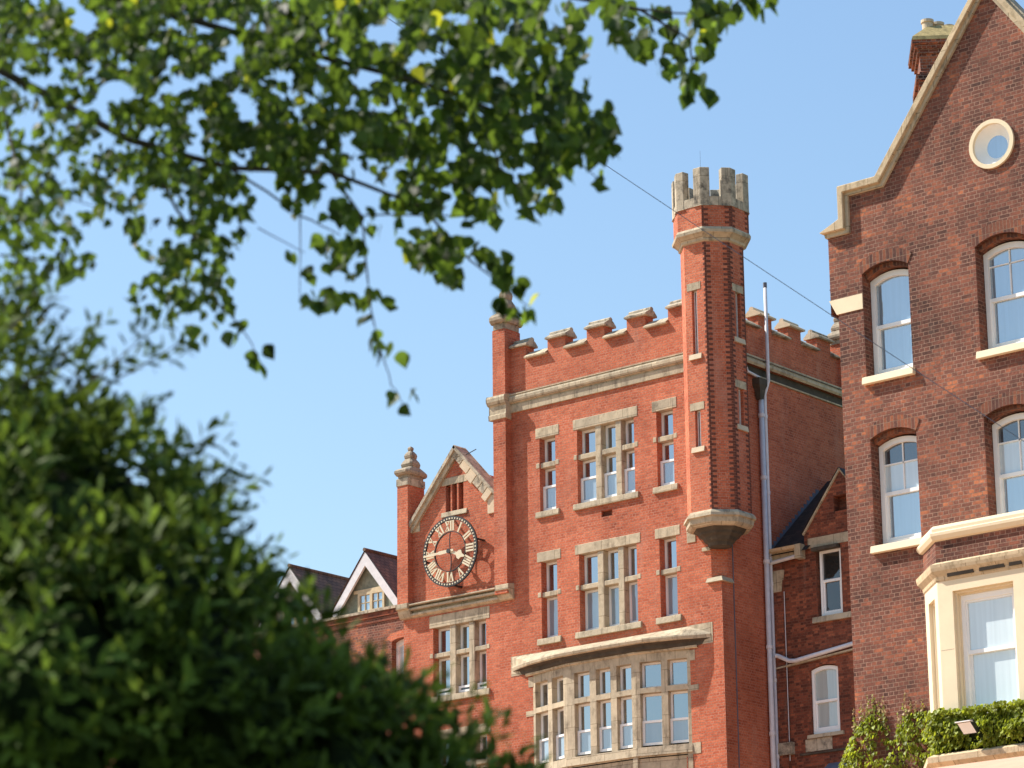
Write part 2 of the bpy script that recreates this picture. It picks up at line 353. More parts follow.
rnd0 = random.Random(3)
def stone_window(parent, fr, x0, x1, mull, l, tri_low='glass', mats=None, out=.09):
    zt, zb, tr, sp, lt = l['zt'], l['zb'], l['tr'], l['split'], l['lt']
    b = MB()
    if tr: b.fbox(fr, x0-.005, x1+.005, tr[0], tr[1], -REC-.06, -.04)
    for a, c in mull: b.fbox(fr, a, c, zb-.01, zt+.01, -REC-.06, -.025)
    if tr:
        b.fbox(fr, x0-.13, x0-.006, tr[0], tr[1], -.2, .012); b.fbox(fr, x1+.006, x1+.13, tr[0], tr[1], -.2, .012)
    win = b.build('window', STONE, parent, bevel=.012)
    # lintel with block joints above the mullions
    MB().fbox(fr, x0-.14, x1+.14, zt-.004, lt, -REC-.05, .014).build('lintel', STONE, win, bevel=.01)
    MB().fbox(fr, x0-.14, x1+.14, zb-.19, zb-.012, -REC, .075, .055).fbox(fr, x0, x1, zb-.012, zb+.045, -REC-.02, .03, -REC).build('sill', STONE, win, bevel=.01)
    xs = [x0]+[q for mm in mull for q in mm]+[x1]
    fb, gl, los = MB(), MB(), []
    for k in range(0, len(xs), 2):
        a, c = xs[k]+.004, xs[k+1]-.004
        parts = [(tr[1], zt, 0, 0), (zb+.045, tr[0], 1, 1)] if tr else [(zb, zt, 0, 1)]
        for z0, z1, low, _ in parts:
            if low and sp:
                fb.slab(fr, rect(a, c, sp-.02, z1-.004), -REC-.05, -REC+.02, [rect(a+.055, c-.05, sp+.03, z1-.06)])
                gl.fill(fr, rect(a+.04, c-.04, sp+.01, z1-.04), (), -REC-.015)
                # open bottom-hung sash leaning out a little
                i0 = len(fb.v); fb.slab(fr, rect(a, c, z0, sp+.02), -REC+.03, -REC+.13, [rect(a+.07, c-.065, z0+.06, sp-.04)])
                los.append(MB().fill(fr, rect(a+.04, c-.04, z0+.04, sp-.02), (), -REC+.09))
            else:
                fb.slab(fr, rect(a, c, z0+.004, z1-.004), -REC-.05, -REC+.03, [rect(a+.055, c-.05, z0+.06, z1-.06)])
                if low: los.append(MB().fill(fr, rect(a+.04, c-.04, z0+.04, z1-.04), (), -REC-.012))
                else: gl.fill(fr, rect(a+.04, c-.04, z0+.04, z1-.04), (), -REC-.012)
    fb.build('window_frame', WHITE, win)
    mt = mats or (GLASS, GLASS_BL)
    gl.build('pane', mt[0], win)
    for q_ in los:
        q_.v = [v_ + fr.N*rnd0.uniform(-.006, .006) for v_ in q_.v]; q_.build('lower_pane', mt[1], win)
    return win
for i, ((x0, x1, mm), l) in enumerate(WIN):
    stone_window(hall, F, x0, x1, mm, l, mats=(GLASS, GLASS_BL if l is L1 else GLASS_BL if l is L2 else GLASS_DK))
# brick vent grille and belfry slots
MB().fbox(F, -52.69, -52.30, 22.66, 22.83, -.2, -.1).build('vent_grille', BRICK_DARK, hall)
MB().fbox(F, -58.66, -57.66, 24.58, 24.80, -.1, .012).build('belfry_lintel', STONE, hall, bevel=.01)
MB().fbox(F, -58.66, -57.66, 23.62, 23.77, -.2, .05, .03).build('belfry_sill', STONE, hall, bevel=.01)
# pilaster and pinnacles
P = .26
MB().box(-56.43, -55.96, Y0-P, Y0+.45, 20.95, 28.86).build('pilaster', BRICK, hall)
def finial(parent, cx, cy, hx, hy, z0, k=1.0, name='pinnacle', mat_=None):
    prof = [(0, 1.0), (.14, 1.0), (.145, 1.2), (.20, 1.32), (.27, 1.32), (.33, 1.15), (.40, .86), (.44, .72), (.46, .78), (.53, .82), (.60, .74), (.68, .56), (.72, .46),
            (.75, .52), (.82, .56), (.88, .50), (.95, .32), (.99, .18), (1.02, .24), (1.07, .27), (1.11, .2), (1.14, .06)]
    rings = []
    for z, q in prof:
        z = z0+z*k; tt = max(0, min(1, (1.1-q)/.35)) if z > z0+.3*k else 0; av = hx*.6+hy*.4
        ax, ay = (hx*(1-tt)+av*tt)*q, (hy*(1-tt)+av*tt)*q
        c = .25
        rings.append([(cx+sx*ax*a, cy+sy*ay*b_, z) for sx, sy, a, b_ in ((-1, -1, 1, 1-c), (-1, -1, 1-c, 1), (1, -1, 1-c, 1), (1, -1, 1, 1-c), (1, 1, 1, 1-c), (1, 1, 1-c, 1), (-1, 1, 1-c, 1), (-1, 1, 1, 1-c))])
    return MB().loft(rings).build(name, mat_ or STONE_F, parent, bevel=0)
finial(hall, -56.195, Y0+.095, .25, .365, 28.86, 1.35)
# clock bay turret pier
MB().box(-60.22, -59.80, Y0-.22, Y0+.52, 21.10, 24.80).build('pier', BRICK, hall)
MB().box(-60.245, -59.775, Y0-.245, Y0+.545, 24.80, 25.03).build('pier_cap', STONE_W, hall, bevel=.01)
finial(hall, -60.01, Y0+.15, .225, .375, 25.0, .95)
finial(hall, X0-.02, YB-.02, .27, .27, 28.3, 1.0)
MB().box(X0-.26, X0+.22, YB-.26, YB+.2, 26.9, 28.32).build('pier', BRICK, hall)
# clock cornice
cp = [(0, 20.78), (.05, 20.80), (.13, 20.84), (.13, 20.90), (.03, 20.915), (.03, 20.985), (.19, 21.0), (.19, 21.055), (.07, 21.065), (.07, 21.115), (.24, 21.13), (.24, 21.16), (0, 21.24)]
MB().extr(F, cp, -59.78, -56.40).build('clock_cornice', STONE, hall)
for a, b in ((-60.22, -59.78), (-56.40, -55.90)):
    MB().extr(F, [(0, 20.78), (.10, 20.80), (.17, 20.92), (.20, 21.02), (.285, 21.05), (.285, 21.20), (0, 21.26)], a, b).build('corbel_block', STONE, hall, bevel=.01)
# gable copings
def rake(fr, pts_o, th, d0, d1, name, m, parent):
    (a, b), (c, e) = pts_o; L = math.hypot(c-a, e-b); nx, ny = (e-b)/L, -(c-a)/L
    if ny > 0: nx, ny = -nx, -ny
    return MB().slab(fr, [(a, b), (c, e), (c+nx*th, e+ny*th), (a+nx*th, b+ny*th)], d0, d1).build(name, m, parent, bevel=.012)
rake(F, ((-59.92, 23.52), (-58.04, 25.72)), .10, -.35, .17, 'gable_coping', STONE_W, hall)
rake(F, ((-59.90, 23.44), (-58.05, 25.60)), .16, -.30, .10, 'gable_coping', STONE, hall)
rake(F, ((-58.04, 25.72), (-56.45, 24.02)), .10, -.35, .17, 'gable_coping', STONE_W, hall)
# patched right rake: alternate pale and grey stones
def seg(a, b, k0, k1): return ((a[0]+(b[0]-a[0])*k0, a[1]+(b[1]-a[1])*k0), (a[0]+(b[0]-a[0])*k1, a[1]+(b[1]-a[1])*k1))
for k0, k1, th, m in ((0, .22, .22, STONE_W), (.22, .40, .26, STONE_L), (.40, .56, .36, STONE_L), (.56, .70, .30, STONE_W), (.70, .82, .30, STONE_W), (.82, .93, .40, STONE_L)):
    rake(F, seg((-58.05, 25.60), (-56.50, 23.96), k0+.004, k1-.004), th, -.3, .10, 'rake_stone', m, hall)
MB().slab(F, [(-58.30, 25.36), (-57.80, 25.36), (-58.04, 25.66)], -.3, .11).build('apex_stone', STONE_W, hall)
MB().fbox(F, -56.86, -56.52, 23.44, 24.0, -.2, .05).build('kneeler', STONE_L, hall, bevel=.015)
MB().fbox(F, -60.0, -59.50, 23.36, 23.80, -.2, .02).build('kneeler', STONE, hall, bevel=.015)
MB().bar(F.p(-57.75, 25.40, -.05), F.p(-57.35, 25.50, -.05), .02, .02).build('iron_hook', BLACK, hall)
rf = MB(); zr = 25.12
rf.poly([(-60.1, Y0+.1, 22.9), (-58.05, Y0+.1, zr), (-58.05, YB, zr), (-60.1, YB, 22.9)]); rf.poly([(-56.3, Y0+.1, 23.55), (-58.05, Y0+.1, zr), (-58.05, YB, zr), (-56.3, YB, 23.55)])
rf.build('roof', REDTILE, hall)
# main cornice (front breaks forward round the pilaster, side carries a gutter roll)
cf = [(0, 26.31), (.05, 26.315), (.06, 26.53), (.035, 26.54), (.035, 26.575), (.11, 26.60), (.14, 26.66), (.145, 26.74), (.12, 26.79), (.10, 26.80), (.10, 26.815), (.13, 26.82), (.13, 26.85), (0, 26.90)]
MB().extr(F, cf, -55.95, -49.2).build('main_cornice', STONE, hall)
cb = [(0, 26.12), (.30, 26.13), (.31, 26.27), (.285, 26.28), (.285, 26.53), (.34, 26.57), (.38, 26.66), (.385, 26.76), (.36, 26.83), (0, 26.92)]
c_ = MB().extr(F, cb, -56.44, -55.94, .38, .10); c_.build('cornice_return', STONE, hall, bevel=.01)
cs = [(0, 26.40), (.05, 26.40), (.05, 26.44), (.012, 26.445), (.012, 26.62), (.14, 26.66), (.19, 26.72), (.19, 26.79), (.12, 26.83), (.12, 26.86), (.17, 26.88), (.17, 26.92), (0, 26.95)]
o = MB().extr(FS, [(0, 26.40), (.05, 26.40), (.05, 26.44), (0, 26.45)], Y0+.8, YB).extr(FS, cs[5:], Y0+.8, YB); o.build('side_cornice', STONE, hall)
MB().fbox(FS, Y0+.8, YB, 26.45, 26.66, -.05, .02).build('cornice_recess', STONE_D, hall)  # shadow under the roll painted in as a dark strip
MB().fbox(FS, Y0+.9, YB, 26.865, 26.875, .05, .16).build('lead_flashing', LEAD, hall)
# battlements
par = MB(); d1, d0 = .012, -.36
em_f = [(-55.36, -54.545), (-53.89, -53.09), (-52.45, -51.635), (-50.975, -50.165)]
po = [(-56.14, 26.85), (-49.15, 26.85), (-49.15, 28.25)]
for a, b in reversed(em_f): po += [(b, 28.25), (b, 27.84), (a, 27.84), (a, 28.25)]
po += [(-56.14, 28.25)]
par.slab(F, po, d0, d1)
em_s = [(Y0+.6, 69.32), (69.975, 70.795), (71.42, 72.244), (72.92, 73.6)]
ps = [(Y0+.3, 26.85), (YB, 26.85)]
for a, b in reversed(em_s): ps += [(min(b, YB), 28.25), (min(b, YB), 27.84), (a, 27.84), (a, 28.25)]
ps += [(Y0+.3, 28.25)]
par.slab(FS, ps, d0, d1)
parap = par.build('parapet', BRICK, hall)
def coping(fr, u0, u1, z, merl, m):
    b = MB()
    if merl:
        b.extr(fr, [(.125, z), (.13, z+.05), (-.06, z+.17), (-.10, z+.18), (-.10, z+.235), (-.14, z+.275), (-.21, z+.275), (-.25, z+.235), (-.25, z+.18), (-.29, z+.17), (-.42, z+.05), (-.42, z)], u0-.015, u1+.10)
    else:
        b.extr(fr, [(.125, z), (.13, z+.04), (-.17, z+.25), (-.42, z+.04), (-.42, z)], u0+.003, u1-.003)
    return b.build('coping_stone', m, parap)
mf = [(-55.9, em_f[0][0])]+[(em_f[i][1], em_f[i+1][0]) for i in range(3)]+[(em_f[3][1], -49.45)]
for a, b in mf: coping(F, a, b, 28.252, True, STONE_W)
for a, b in em_f: coping(F, a, b, 27.842, False, STONE)
ms = [(em_s[i][1], em_s[i+1][0]) for i in range(3)]
for i, (a, b) in enumerate(ms): coping(FS, a-.05, b-.02, 28.252, True, (STONE_L, STONE_L, STONE_W)[i])
for a, b in em_s: coping(FS, a, min(b, YB), 27.842, False, STONE_W)
# ------------------------------------------------------------------ corner turret (octagon) as part of the hall
def octo(a, z, cx=X0, cy=Y0):
    s2 = a*math.tan(math.pi/8)
    return [Vector((cx+x, cy+y, z)) for x, y in ((-a, -s2), (-s2, -a), (s2, -a), (a, -s2), (a, s2), (s2, a), (-s2, a), (-a, s2))]
A = .833
def octfr(k, a):               # frame of face k (between vertex k and k+1)
    v = octo(a, 0); p, q = v[k], v[(k+1) % 8]; U = (q-p).normalized()
    return Fr(p, U, (U.y, -U.x, 0)), (q-p).length
slits = {1: [(26.44, 28.30, .22, .40), (23.80, 24.85, .22, .41)], 3: [(26.92, 28.25, .25, .48), (24.42, 25.48, .25, .48)]}
tw = MB()
for k in range(8):
    fr, Ln = octfr(k, A); hs = [rect(a, b, z0, z1) for z0, z1, a, b in slits.get(k, [])]
    tw.fill(fr, rect(0, Ln, 21.93, 29.75), hs)
    for h in hs: tw.side(fr, h, 0, -.3)
    for h in hs: tw.fill(fr, h, (), -.3)
tur = tw.build('turret', BRICK, hall)
for k in slits:
    fr, Ln = octfr(k, A)
    for z0, z1, a, b in slits[k]:
        MB().fbox(fr, a-.15, b+.13, z1-.003, z1+.21, -.2, .012).build('slit_lintel', STONE, tur)
        MB().fbox(fr, a-.12, b+.12, z0-.15, z0, -.2, .06, .03).build('slit_sill', STONE_L, tur)
        MB().slab(fr, rect(a+.002, b-.002, z0, z1-.004), -.16, -.11, [rect(a+.022, b-.022, z0+.03, z1-.03)]).build('slit_frame', WHITE, tur)
        MB().fill(fr, rect(a, b, z0, z1), (), -.15).build('pane', GLASS_DK, tur)
        MB().fbox(fr, (a+b)/2-.012, (a+b)/2+.016, z0+.03, z1-.03, -.15, -.10).build('glazing_bar', WHITE, tur)
# toothed dark quoins on the two front arrises right of the lit face
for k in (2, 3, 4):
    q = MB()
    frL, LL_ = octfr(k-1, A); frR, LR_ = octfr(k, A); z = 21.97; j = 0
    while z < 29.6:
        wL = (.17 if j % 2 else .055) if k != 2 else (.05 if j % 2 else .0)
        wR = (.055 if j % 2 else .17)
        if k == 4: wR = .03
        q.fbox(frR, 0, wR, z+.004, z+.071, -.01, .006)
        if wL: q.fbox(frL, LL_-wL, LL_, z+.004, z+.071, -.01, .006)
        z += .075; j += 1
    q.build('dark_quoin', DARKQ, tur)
# string band, upper drum, stone crown
MB().loft([octo(A, 29.64), octo(A+.05, 29.67), octo(A+.06, 29.74), octo(A+.15, 29.82), octo(A+.21, 29.86), octo(A+.22, 29.94), octo(1.01, 30.02)]).build('string_band', STONE, tur)
A2 = 1.0
MB().loft([octo(A2, 29.98), octo(A2, 30.66)]).build('drum', BRICK, tur)
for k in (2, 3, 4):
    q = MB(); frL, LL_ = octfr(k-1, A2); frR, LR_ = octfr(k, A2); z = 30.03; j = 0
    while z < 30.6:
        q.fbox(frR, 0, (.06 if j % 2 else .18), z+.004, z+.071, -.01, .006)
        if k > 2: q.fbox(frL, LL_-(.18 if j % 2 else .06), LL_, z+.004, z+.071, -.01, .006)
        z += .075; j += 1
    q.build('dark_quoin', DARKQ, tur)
A3 = 1.015; TI = .20
cr = MB()
for k in range(8):
    o1, o2 = octo(A3, 0), octo(A3-TI, 0)
    p, q, pi, qi = o1[k], o1[(k+1) % 8], o2[k], o2[(k+1) % 8]
    for a, b in ((0, 1),):
        ring = lambda z: [Vector((v.x, v.y, z)) for v in (p, q, qi, pi)]
        cr.loft([ring(30.64), ring(30.90)])
    # sloping notch apron
crown = cr.build('crenel_base', STONE_W, tur)
for k in range(8):
    o1, o2 = octo(A3+.012, 0), octo(A3-TI-.012, 0)
    kp, kn = (k-1) % 8, (k+1) % 8; f_ = .30
    pts = [o1[k]+(o1[kp]-o1[k])*f_, o1[k], o1[k]+(o1[kn]-o1[k])*f_, o2[k]+(o2[kn]-o2[k])*f_, o2[k], o2[k]+(o2[kp]-o2[k])*f_]
    MB().loft([[Vector((v.x, v.y, z)) for v in pts] for z in (30.63, 31.76)]).build('merlon', STONE_W, tur, bevel=.015)
MB().loft([octo(A2-.1, 30.5), octo(A2-.1, 30.75)]).build('turret_roof', LEAD, tur)
MB().tube([(X0-.3, Y0, 30.7), (X0-.3, Y0, 32.7)], .005, 5, .003).build('lightning_rod', BLACK, tur)
# corbelled foot of the turret
MB().loft([octo(A, 22.0), octo(A+.03, 21.98), octo(A+.10, 21.90), octo(A+.11, 21.82), octo(A+.05, 21.80), octo(A+.04, 21.66), octo(A-.02, 21.60), octo(A-.06, 21.58)][::-1]).build('corbel_string', STONE, hall)
MB().loft([octo(A-.12, 21.60), octo(A-.16, 21.56), octo(A-.26, 21.49), octo(A-.28, 21.43), octo(A-.38, 21.37), octo(A-.43, 21.28), octo(A-.50, 21.23), octo(A-.54, 21.14)][::-1]).build('corbel_foot', STONE_D, hall)  # underside shade put into the dark stone colour
MB().fbox(F, -49.72, -49.42, 21.42, 21.80, -.1, .02).fbox(F, -49.20, -48.93, 21.10, 21.20, -.1, .05).build('corbel_springer', STONE, hall, bevel=.01)

# ------------------------------------------------------------------ bowed bay window
PJ = .41
bp = [(-55.26, 0), (-53.72, PJ), (-51.29, PJ), (-49.73, 0)]
def plan(i): return Vector((bp[i][0], Y0-bp[i][1], 0))
bayw = MB(); REC2 = .20
bay_parts = []
for i, lights in ((0, [(.10, .70), (.90, 1.44)]), (1, [(.27, .82), (1.04, 1.55), (1.76, 2.28)]), (2, [(.12, .75), (.94, 1.52)])):
    p, q = plan(i), plan(i+1); U = (q-p).normalized(); fr = Fr(p, U, (U.y, -U.x, 0)); Ln = (q-p).length
    hs = []
    for a, b in lights: hs += [rect(a, b, 17.53, 18.25), rect(a, b, 15.90, 17.385)]
    bayw.fill(fr, rect(0, Ln, 15.62, 18.55), hs)
    for h in hs: bayw.side(fr, h, 0, -.30)
    bay_parts.append((fr, lights, Ln, hs))
bay = bayw.build('bay_window', STONE, hall)
for fr, lights, Ln, hs in bay_parts:
    fb, gl, lo = MB(), MB(), MB()
    for a, b in lights:
        fb.slab(fr, rect(a+.003, b-.003, 17.533, 18.247), -REC2-.05, -REC2+.02, [rect(a+.06, b-.05, 17.59, 18.19)])
        gl.fill(fr, rect(a+.03, b-.03, 17.56, 18.22), (), -REC2-.015)
        fb.slab(fr, rect(a+.003, b-.003, 16.60, 17.38), -REC2-.05, -REC2+.02, [rect(a+.06, b-.05, 16.65, 17.32)])
        gl.fill(fr, rect(a+.03, b-.03, 16.62, 17.35), (), -REC2-.015)
        fb.slab(fr, rect(a+.003, b-.003, 15.96, 16.64), -REC2+.03, -REC2+.085, [rect(a+.065, b-.06, 16.03, 16.58)])
        lo.fill(fr, rect(a+.03, b-.03, 15.99, 16.61), (), -REC2+.05)
    fb.build('window_frame', WHITE, bay); gl.build('pane', GLASS, bay); lo.build('lower_pane', GLASS_BL, bay)
    MB().fbox(fr, -.02, Ln+.02, 15.66, 15.895, -.1, .06, .03).build('sill', STONE, bay)
    # piers and panel below
    MB().fbox(fr, -.02, Ln+.02, 13.2, 15.60, -.2, -.05).build('apron_panel', STONE, bay)
    MB().fbox(fr, Ln-.13, Ln+.02, 13.2, 15.70, -.15, .025).build('pier', STONE, bay)
for z0, z1, k in ((18.16, 18.44, .12), (17.33, 17.48, .22), (15.60, 15.90, .24)):
    MB().fbox(F, -49.80, -49.68+k, z0, z1, -.1, .014).build('jamb_stone', STONE, bay); MB().fbox(F, -55.30-k, -55.20, z0, z1, -.1, .014).build('jamb_stone', STONE, bay)
# hood over the bay
lip = [(-56.0, .015), (-55.2, .36), (-53.93, .68), (-52.4, .74), (-50.85, .68), (-49.75, .34), (-49.0, .015)]
inn = [(-55.75, .01), (-55.0, .2), (-53.8, .52), (-52.4, .56), (-50.95, .52), (-50.0, .2), (-49.2, .01)]
fac = [(-55.5, .005), (-54.9, .125), (-53.72, .412), (-52.5, .412), (-51.29, .412), (-50.2, .155), (-49.45, .005)]
H = MB(); n = len(lip)
rows = [[F.p(x, 19.12, -.05) for x, d in lip], [F.p(x, 19.10, min(d, .02)) for x, d in lip], [F.p(x, 18.83, d) for x, d in lip], [F.p(x, 18.79, d+.02) for x, d in lip], [F.p(x, 18.72, d) for x, d in lip], [F.p(x, 18.70, d*.92) for x, d in lip]]
def strip(M, rows):
    i = len(M.v); n = len(rows[0])
    for r in rows: M.v += r
    for j in range(len(rows)-1):
        for k in range(n-1): M.f.append([i+j*n+k, i+j*n+k+1, i+(j+1)*n+k+1, i+(j+1)*n+k])
    return M
strip(H, rows).build('bay_hood', STONE, bay)
rows = [[F.p(x, 18.70, d*.92) for x, d in lip], [F.p(x, 18.66, d) for x, d in inn], [F.p(x, 18.56, d-.02) for x, d in inn], [F.p(x, 18.53, d+.03) for x, d in fac]]
strip(MB(), rows).build('hood_soffit', STONE_D, bay)  # shade under the hood painted in with the dark stone
rows = [[F.p(x, 18.55, d+.05) for x, d in fac], [F.p(x, 18.50, d+.05) for x, d in fac], [F.p(x, 18.47, d+.004) for x, d in fac]]
strip(MB(), rows).build('hood_fillet', STONE, bay)
for a, b in ((-56.05, -55.31), (-49.70, -48.94)):
    MB().fbox(F, a, b, 18.55, 19.12, -.1, .012).build('hood_springer', STONE, bay)

# ------------------------------------------------------------------ pipes on the side wall
def pipe(name, pts, r, label=None, collars=()):
    t = MB().tube(pts, r, 10).build(name, PIPE, hall, smooth=True)
    for z in collars:
        MB().tube([(pts[0][0], pts[0][1], z), (pts[0][0], pts[0][1], z+.10)], r*1.25, 10).build('pipe_collar', PIPE, t)
xp = X0+.12
col = [8.9+k*1.83 for k in range(10)]
pipe('drainpipe', [(xp, 69.17, 7), (xp, 69.17, 15.3), (xp+.01, 69.17, 15.42), (xp, 69.17, 15.5), (xp, 69.17, 25.75)], .075, collars=[16.2, 18.6, 21.0, 23.4, 25.2])
pipe('drainpipe', [(xp, 69.36, 7), (xp, 69.36, 25.9), (xp+.04, 69.40, 26.1), (xp+.10, 69.42, 26.3), (xp+.10, 69.42, 29.1)], .052, collars=[15.6, 17.7, 20.4, 23.0, 25.2])
MB().tube([(xp+.10, 69.42, 29.05), (xp+.10, 69.42, 29.2)], .058, 10).build('pipe_cowl', LEAD, hall)
hp = MB(); hp.loft([[(xp+sx*a, 69.13+sy*b, z) for sx, sy in ((-1, -1), (1, -1), (1, 1), (-1, 1))] for z, a, b in ((25.7, .07, .08), (26.0, .10, .13), (26.12, .13, .19), (26.3, .13, .19))])
hp.build('rainwater_hopper', STONE_D, hall)
MB().tube([(xp, 69.13, 26.35), (xp-.02, 68.6, 26.42), (xp-.02, 68.5, 26.6)], .04, 8).build('gutter_outlet', PIPE, hall)
MB().bar((X0+.02, 67.72, 13), (X0+.02, 67.72, 21.3), .02, .02, (1, 0, 0)).build('conductor_tape', LEAD, hall)

# ------------------------------------------------------------------ clock
FC = Fr((0, Y0-.33, 0), (1, 0, 0), (0, -1, 0))
def on_plane(px, py, y):
    d = ray(px, py); return EYE + d*((y-EYE.y)/d.y)
cc = on_plane(450.2, 551.4, Y0-.33); cu, cv = cc.x, cc.z
RC = 1.045
clock = thing('wall_clock', 'large round skeleton clock with cream Roman numerals on the brick gable wall', 'clock')
def annul(r0, r1, d0, d1, name, m, n=72):
    MB().slab(FC, circ(cu, cv, r1, n), d0, d1, [circ(cu, cv, r0, n)]).build(name, m, clock)
annul(.90*RC, RC, -.035, .02, 'outer_ring', BLACK)
annul(.553*RC, .573*RC, -.03, .015, 'inner_ring', BLACK)
pp = MB()
for k in range(60):
    a = 2*math.pi*k/60; r0, r1, hw = .915*RC, .96*RC, .021*RC if k % 5 else .029*RC
    pts = [(cu+r*math.sin(a)+s*hw*math.cos(a), cv+r*math.cos(a)-s*hw*math.sin(a)) for r, s in ((r0, -.8), (r0, .8), (r1, 1), (r1, -1))]
    pp.slab(FC, pts, .018, .028)
pp.build('minute_marks', GILT, clock)
nums = ['XII', 'I', 'II', 'III', 'IIII', 'V', 'VI', 'VII', 'VIII', 'IX', 'X', 'XI']
rI, rO = .595*RC, .865*RC
for k, sN in enumerate(nums):
    nm = MB(); a = 2*math.pi*k/12; hgt = rO-rI
    wd = {'I': .085, 'V': .17, 'X': .17}; W = sum(wd[c] for c in sN)*RC*(.82 if len(sN) > 3 else 1)
    sc = W/(sum(wd[c] for c in sN)); x = -W/2
    def T(lx, ly):   # lx tangential, ly radial 0..1
        r = rI+ly*hgt; return (cu+r*math.sin(a)+lx*math.cos(a), cv+r*math.cos(a)-lx*math.sin(a))
    def stroke(xa, ya, xb, yb, wth):
        nm.slab(FC, [T(xa-wth/2, ya), T(xa+wth/2, ya), T(xb+wth/2, yb), T(xb-wth/2, yb)], -.01, .022)
    th, tn = .048*RC, .024*RC
    for c in sN:
        w_ = wd[c]*sc; xm = x+w_/2
        if c == 'I': stroke(xm, 0, xm, 1, th)
        elif c == 'V': stroke(xm, 0, x+.02*RC, 1, th); stroke(xm, 0, x+w_-.02*RC, 1, tn)
        else: stroke(x+w_-.025*RC, 0, x+.025*RC, 1, th); stroke(x+.02*RC, 0, x+w_-.02*RC, 1, tn)
        for yy in (0, 1):
            if c == 'I' or (c == 'X') or yy == 1:
                nm.slab(FC, [T(x+.005, yy-.035), T(x+w_-.005, yy-.035), T(x+w_-.005, yy+.035), T(x+.005, yy+.035)], -.008, .020)
        x += w_
    nm.build('numeral', GILT, clock)
def hand(ang, pts, name, d):
    ca, sa = math.cos(ang), math.sin(ang)
    MB().slab(FC, [(cu+x*ca+y*sa, cv-x*sa+y*ca) for x, y in pts], d, d+.02).build(name, GILT, clock)
hand(R_(268), [(-.03, -.18), (.03, -.18), (.05, .1), (.055, .35), (.03, .42), (.045, .62), (.02, .98), (-.02, .98), (-.045, .62), (-.03, .42), (-.055, .35), (-.05, .1)], 'minute_hand', .06)
hand(R_(112), [(-.04, -.1), (.04, -.1), (.045, .3), (.12, .36), (.14, .44), (.06, .50), (.02, .62), (-.02, .62), (-.06, .50), (-.14, .44), (-.12, .36), (-.045, .3)], 'hour_hand', .035)
MB().slab(FC, circ(cu, cv, .07, 20), -.05, .10).build('hub', BLACK, clock)
sb = MB(); q = [(cu+.03*math.sin(k/12*2*math.pi), cv-.57+1.14*k/12) for k in range(13)]
for k in range(12): sb.bar(FC.p(*q[k], -.01), FC.p(*q[k+1], -.01), .022, .022, (0, 1, 0))
sb.build('support_bar', BLACK, clock)
for a in (78, 172, 262, 352):
    a = R_(a); u, v = cu+1.0*RC*math.sin(a), cv+1.0*RC*math.cos(a)
    MB().bar(FC.p(u, v, 0), FC.p(u, v, -.34), .05, .05).build('wall_bracket', BLACK, clock)
MB().tube([FC.p(cu, cv, 0), FC.p(cu, cv, -.34)], .03, 10).build('spindle', BLACK, clock)

# ------------------------------------------------------------------ left wing
YW = Y0+.8; FW = Fr((0, YW, 0), (1, 0, 0), (0, -1, 0))
wing = thing('brick_wing', 'low brick wing with white boarded gable dormers left of the clock wall', 'building')
hl = [arch(-61.36, -60.55, 18.6, 20.42, .09), arch(-64.9, -63.9, 18.6, 20.42, .09)]
b = MB().fill(FW, rect(-76, -60.0, 6, 21.42), hl)
for h in hl: b.side(FW, h, 0, -.3)
b.poly([(-76, YW, 6), (-76, YW+7, 6), (-76, YW+7, 21.4), (-76, YW, 21.4)]); b.poly([(-76, YW+7, 6), (-60, YW+7, 6), (-60, YW+7, 21.4), (-76, YW+7, 21.4)])
b.build('wall', BRICK_OLD, wing)
for a in (-60.955, -64.4):
    ar = MB(); n = 12; o1, o2 = arch(a-.62, a+.62, 20.3, 20.55, .18), arch(a-.41, a+.41, 20.3, 20.42, .09)
    for k in range(2, len(o1)-1): ar.poly([FW.p(*o1[k], .01), FW.p(*o1[k+1], .01), FW.p(*o2[k+1], .01), FW.p(*o2[k], .01)])
    ar.build('brick_arch', BRICK, wing)
    w_ = MB().slab(FW, arch(a-.40, a+.40, 18.6, 20.42, .085), -.28, -.20, [arch(a-.30, a+.30, 18.7, 20.30, .05)]).build('window', WHITE, wing)
    MB().fill(FW, arch(a-.38, a+.38, 18.62, 20.38, .05), (), -.25).build('pane', GLASS_NET, w_)
MB().fbox(FW, -76, -60.2, 21.42, 21.50, -.3, .10).build('wall_coping', STONE_W, wing)
MB().fbox(FW, -76, -60.2, 21.10, 21.16, -.1, .03).fbox(FW, -76, -60.2, 21.26, 21.41, -.1, .05).build('shaded_oversail', BRICK_DARK, wing)  # courses in dark brick colour paint the shadow under the eaves
FD = Fr((0, YW+.25, 0), (1, 0, 0), (0, -1, 0))
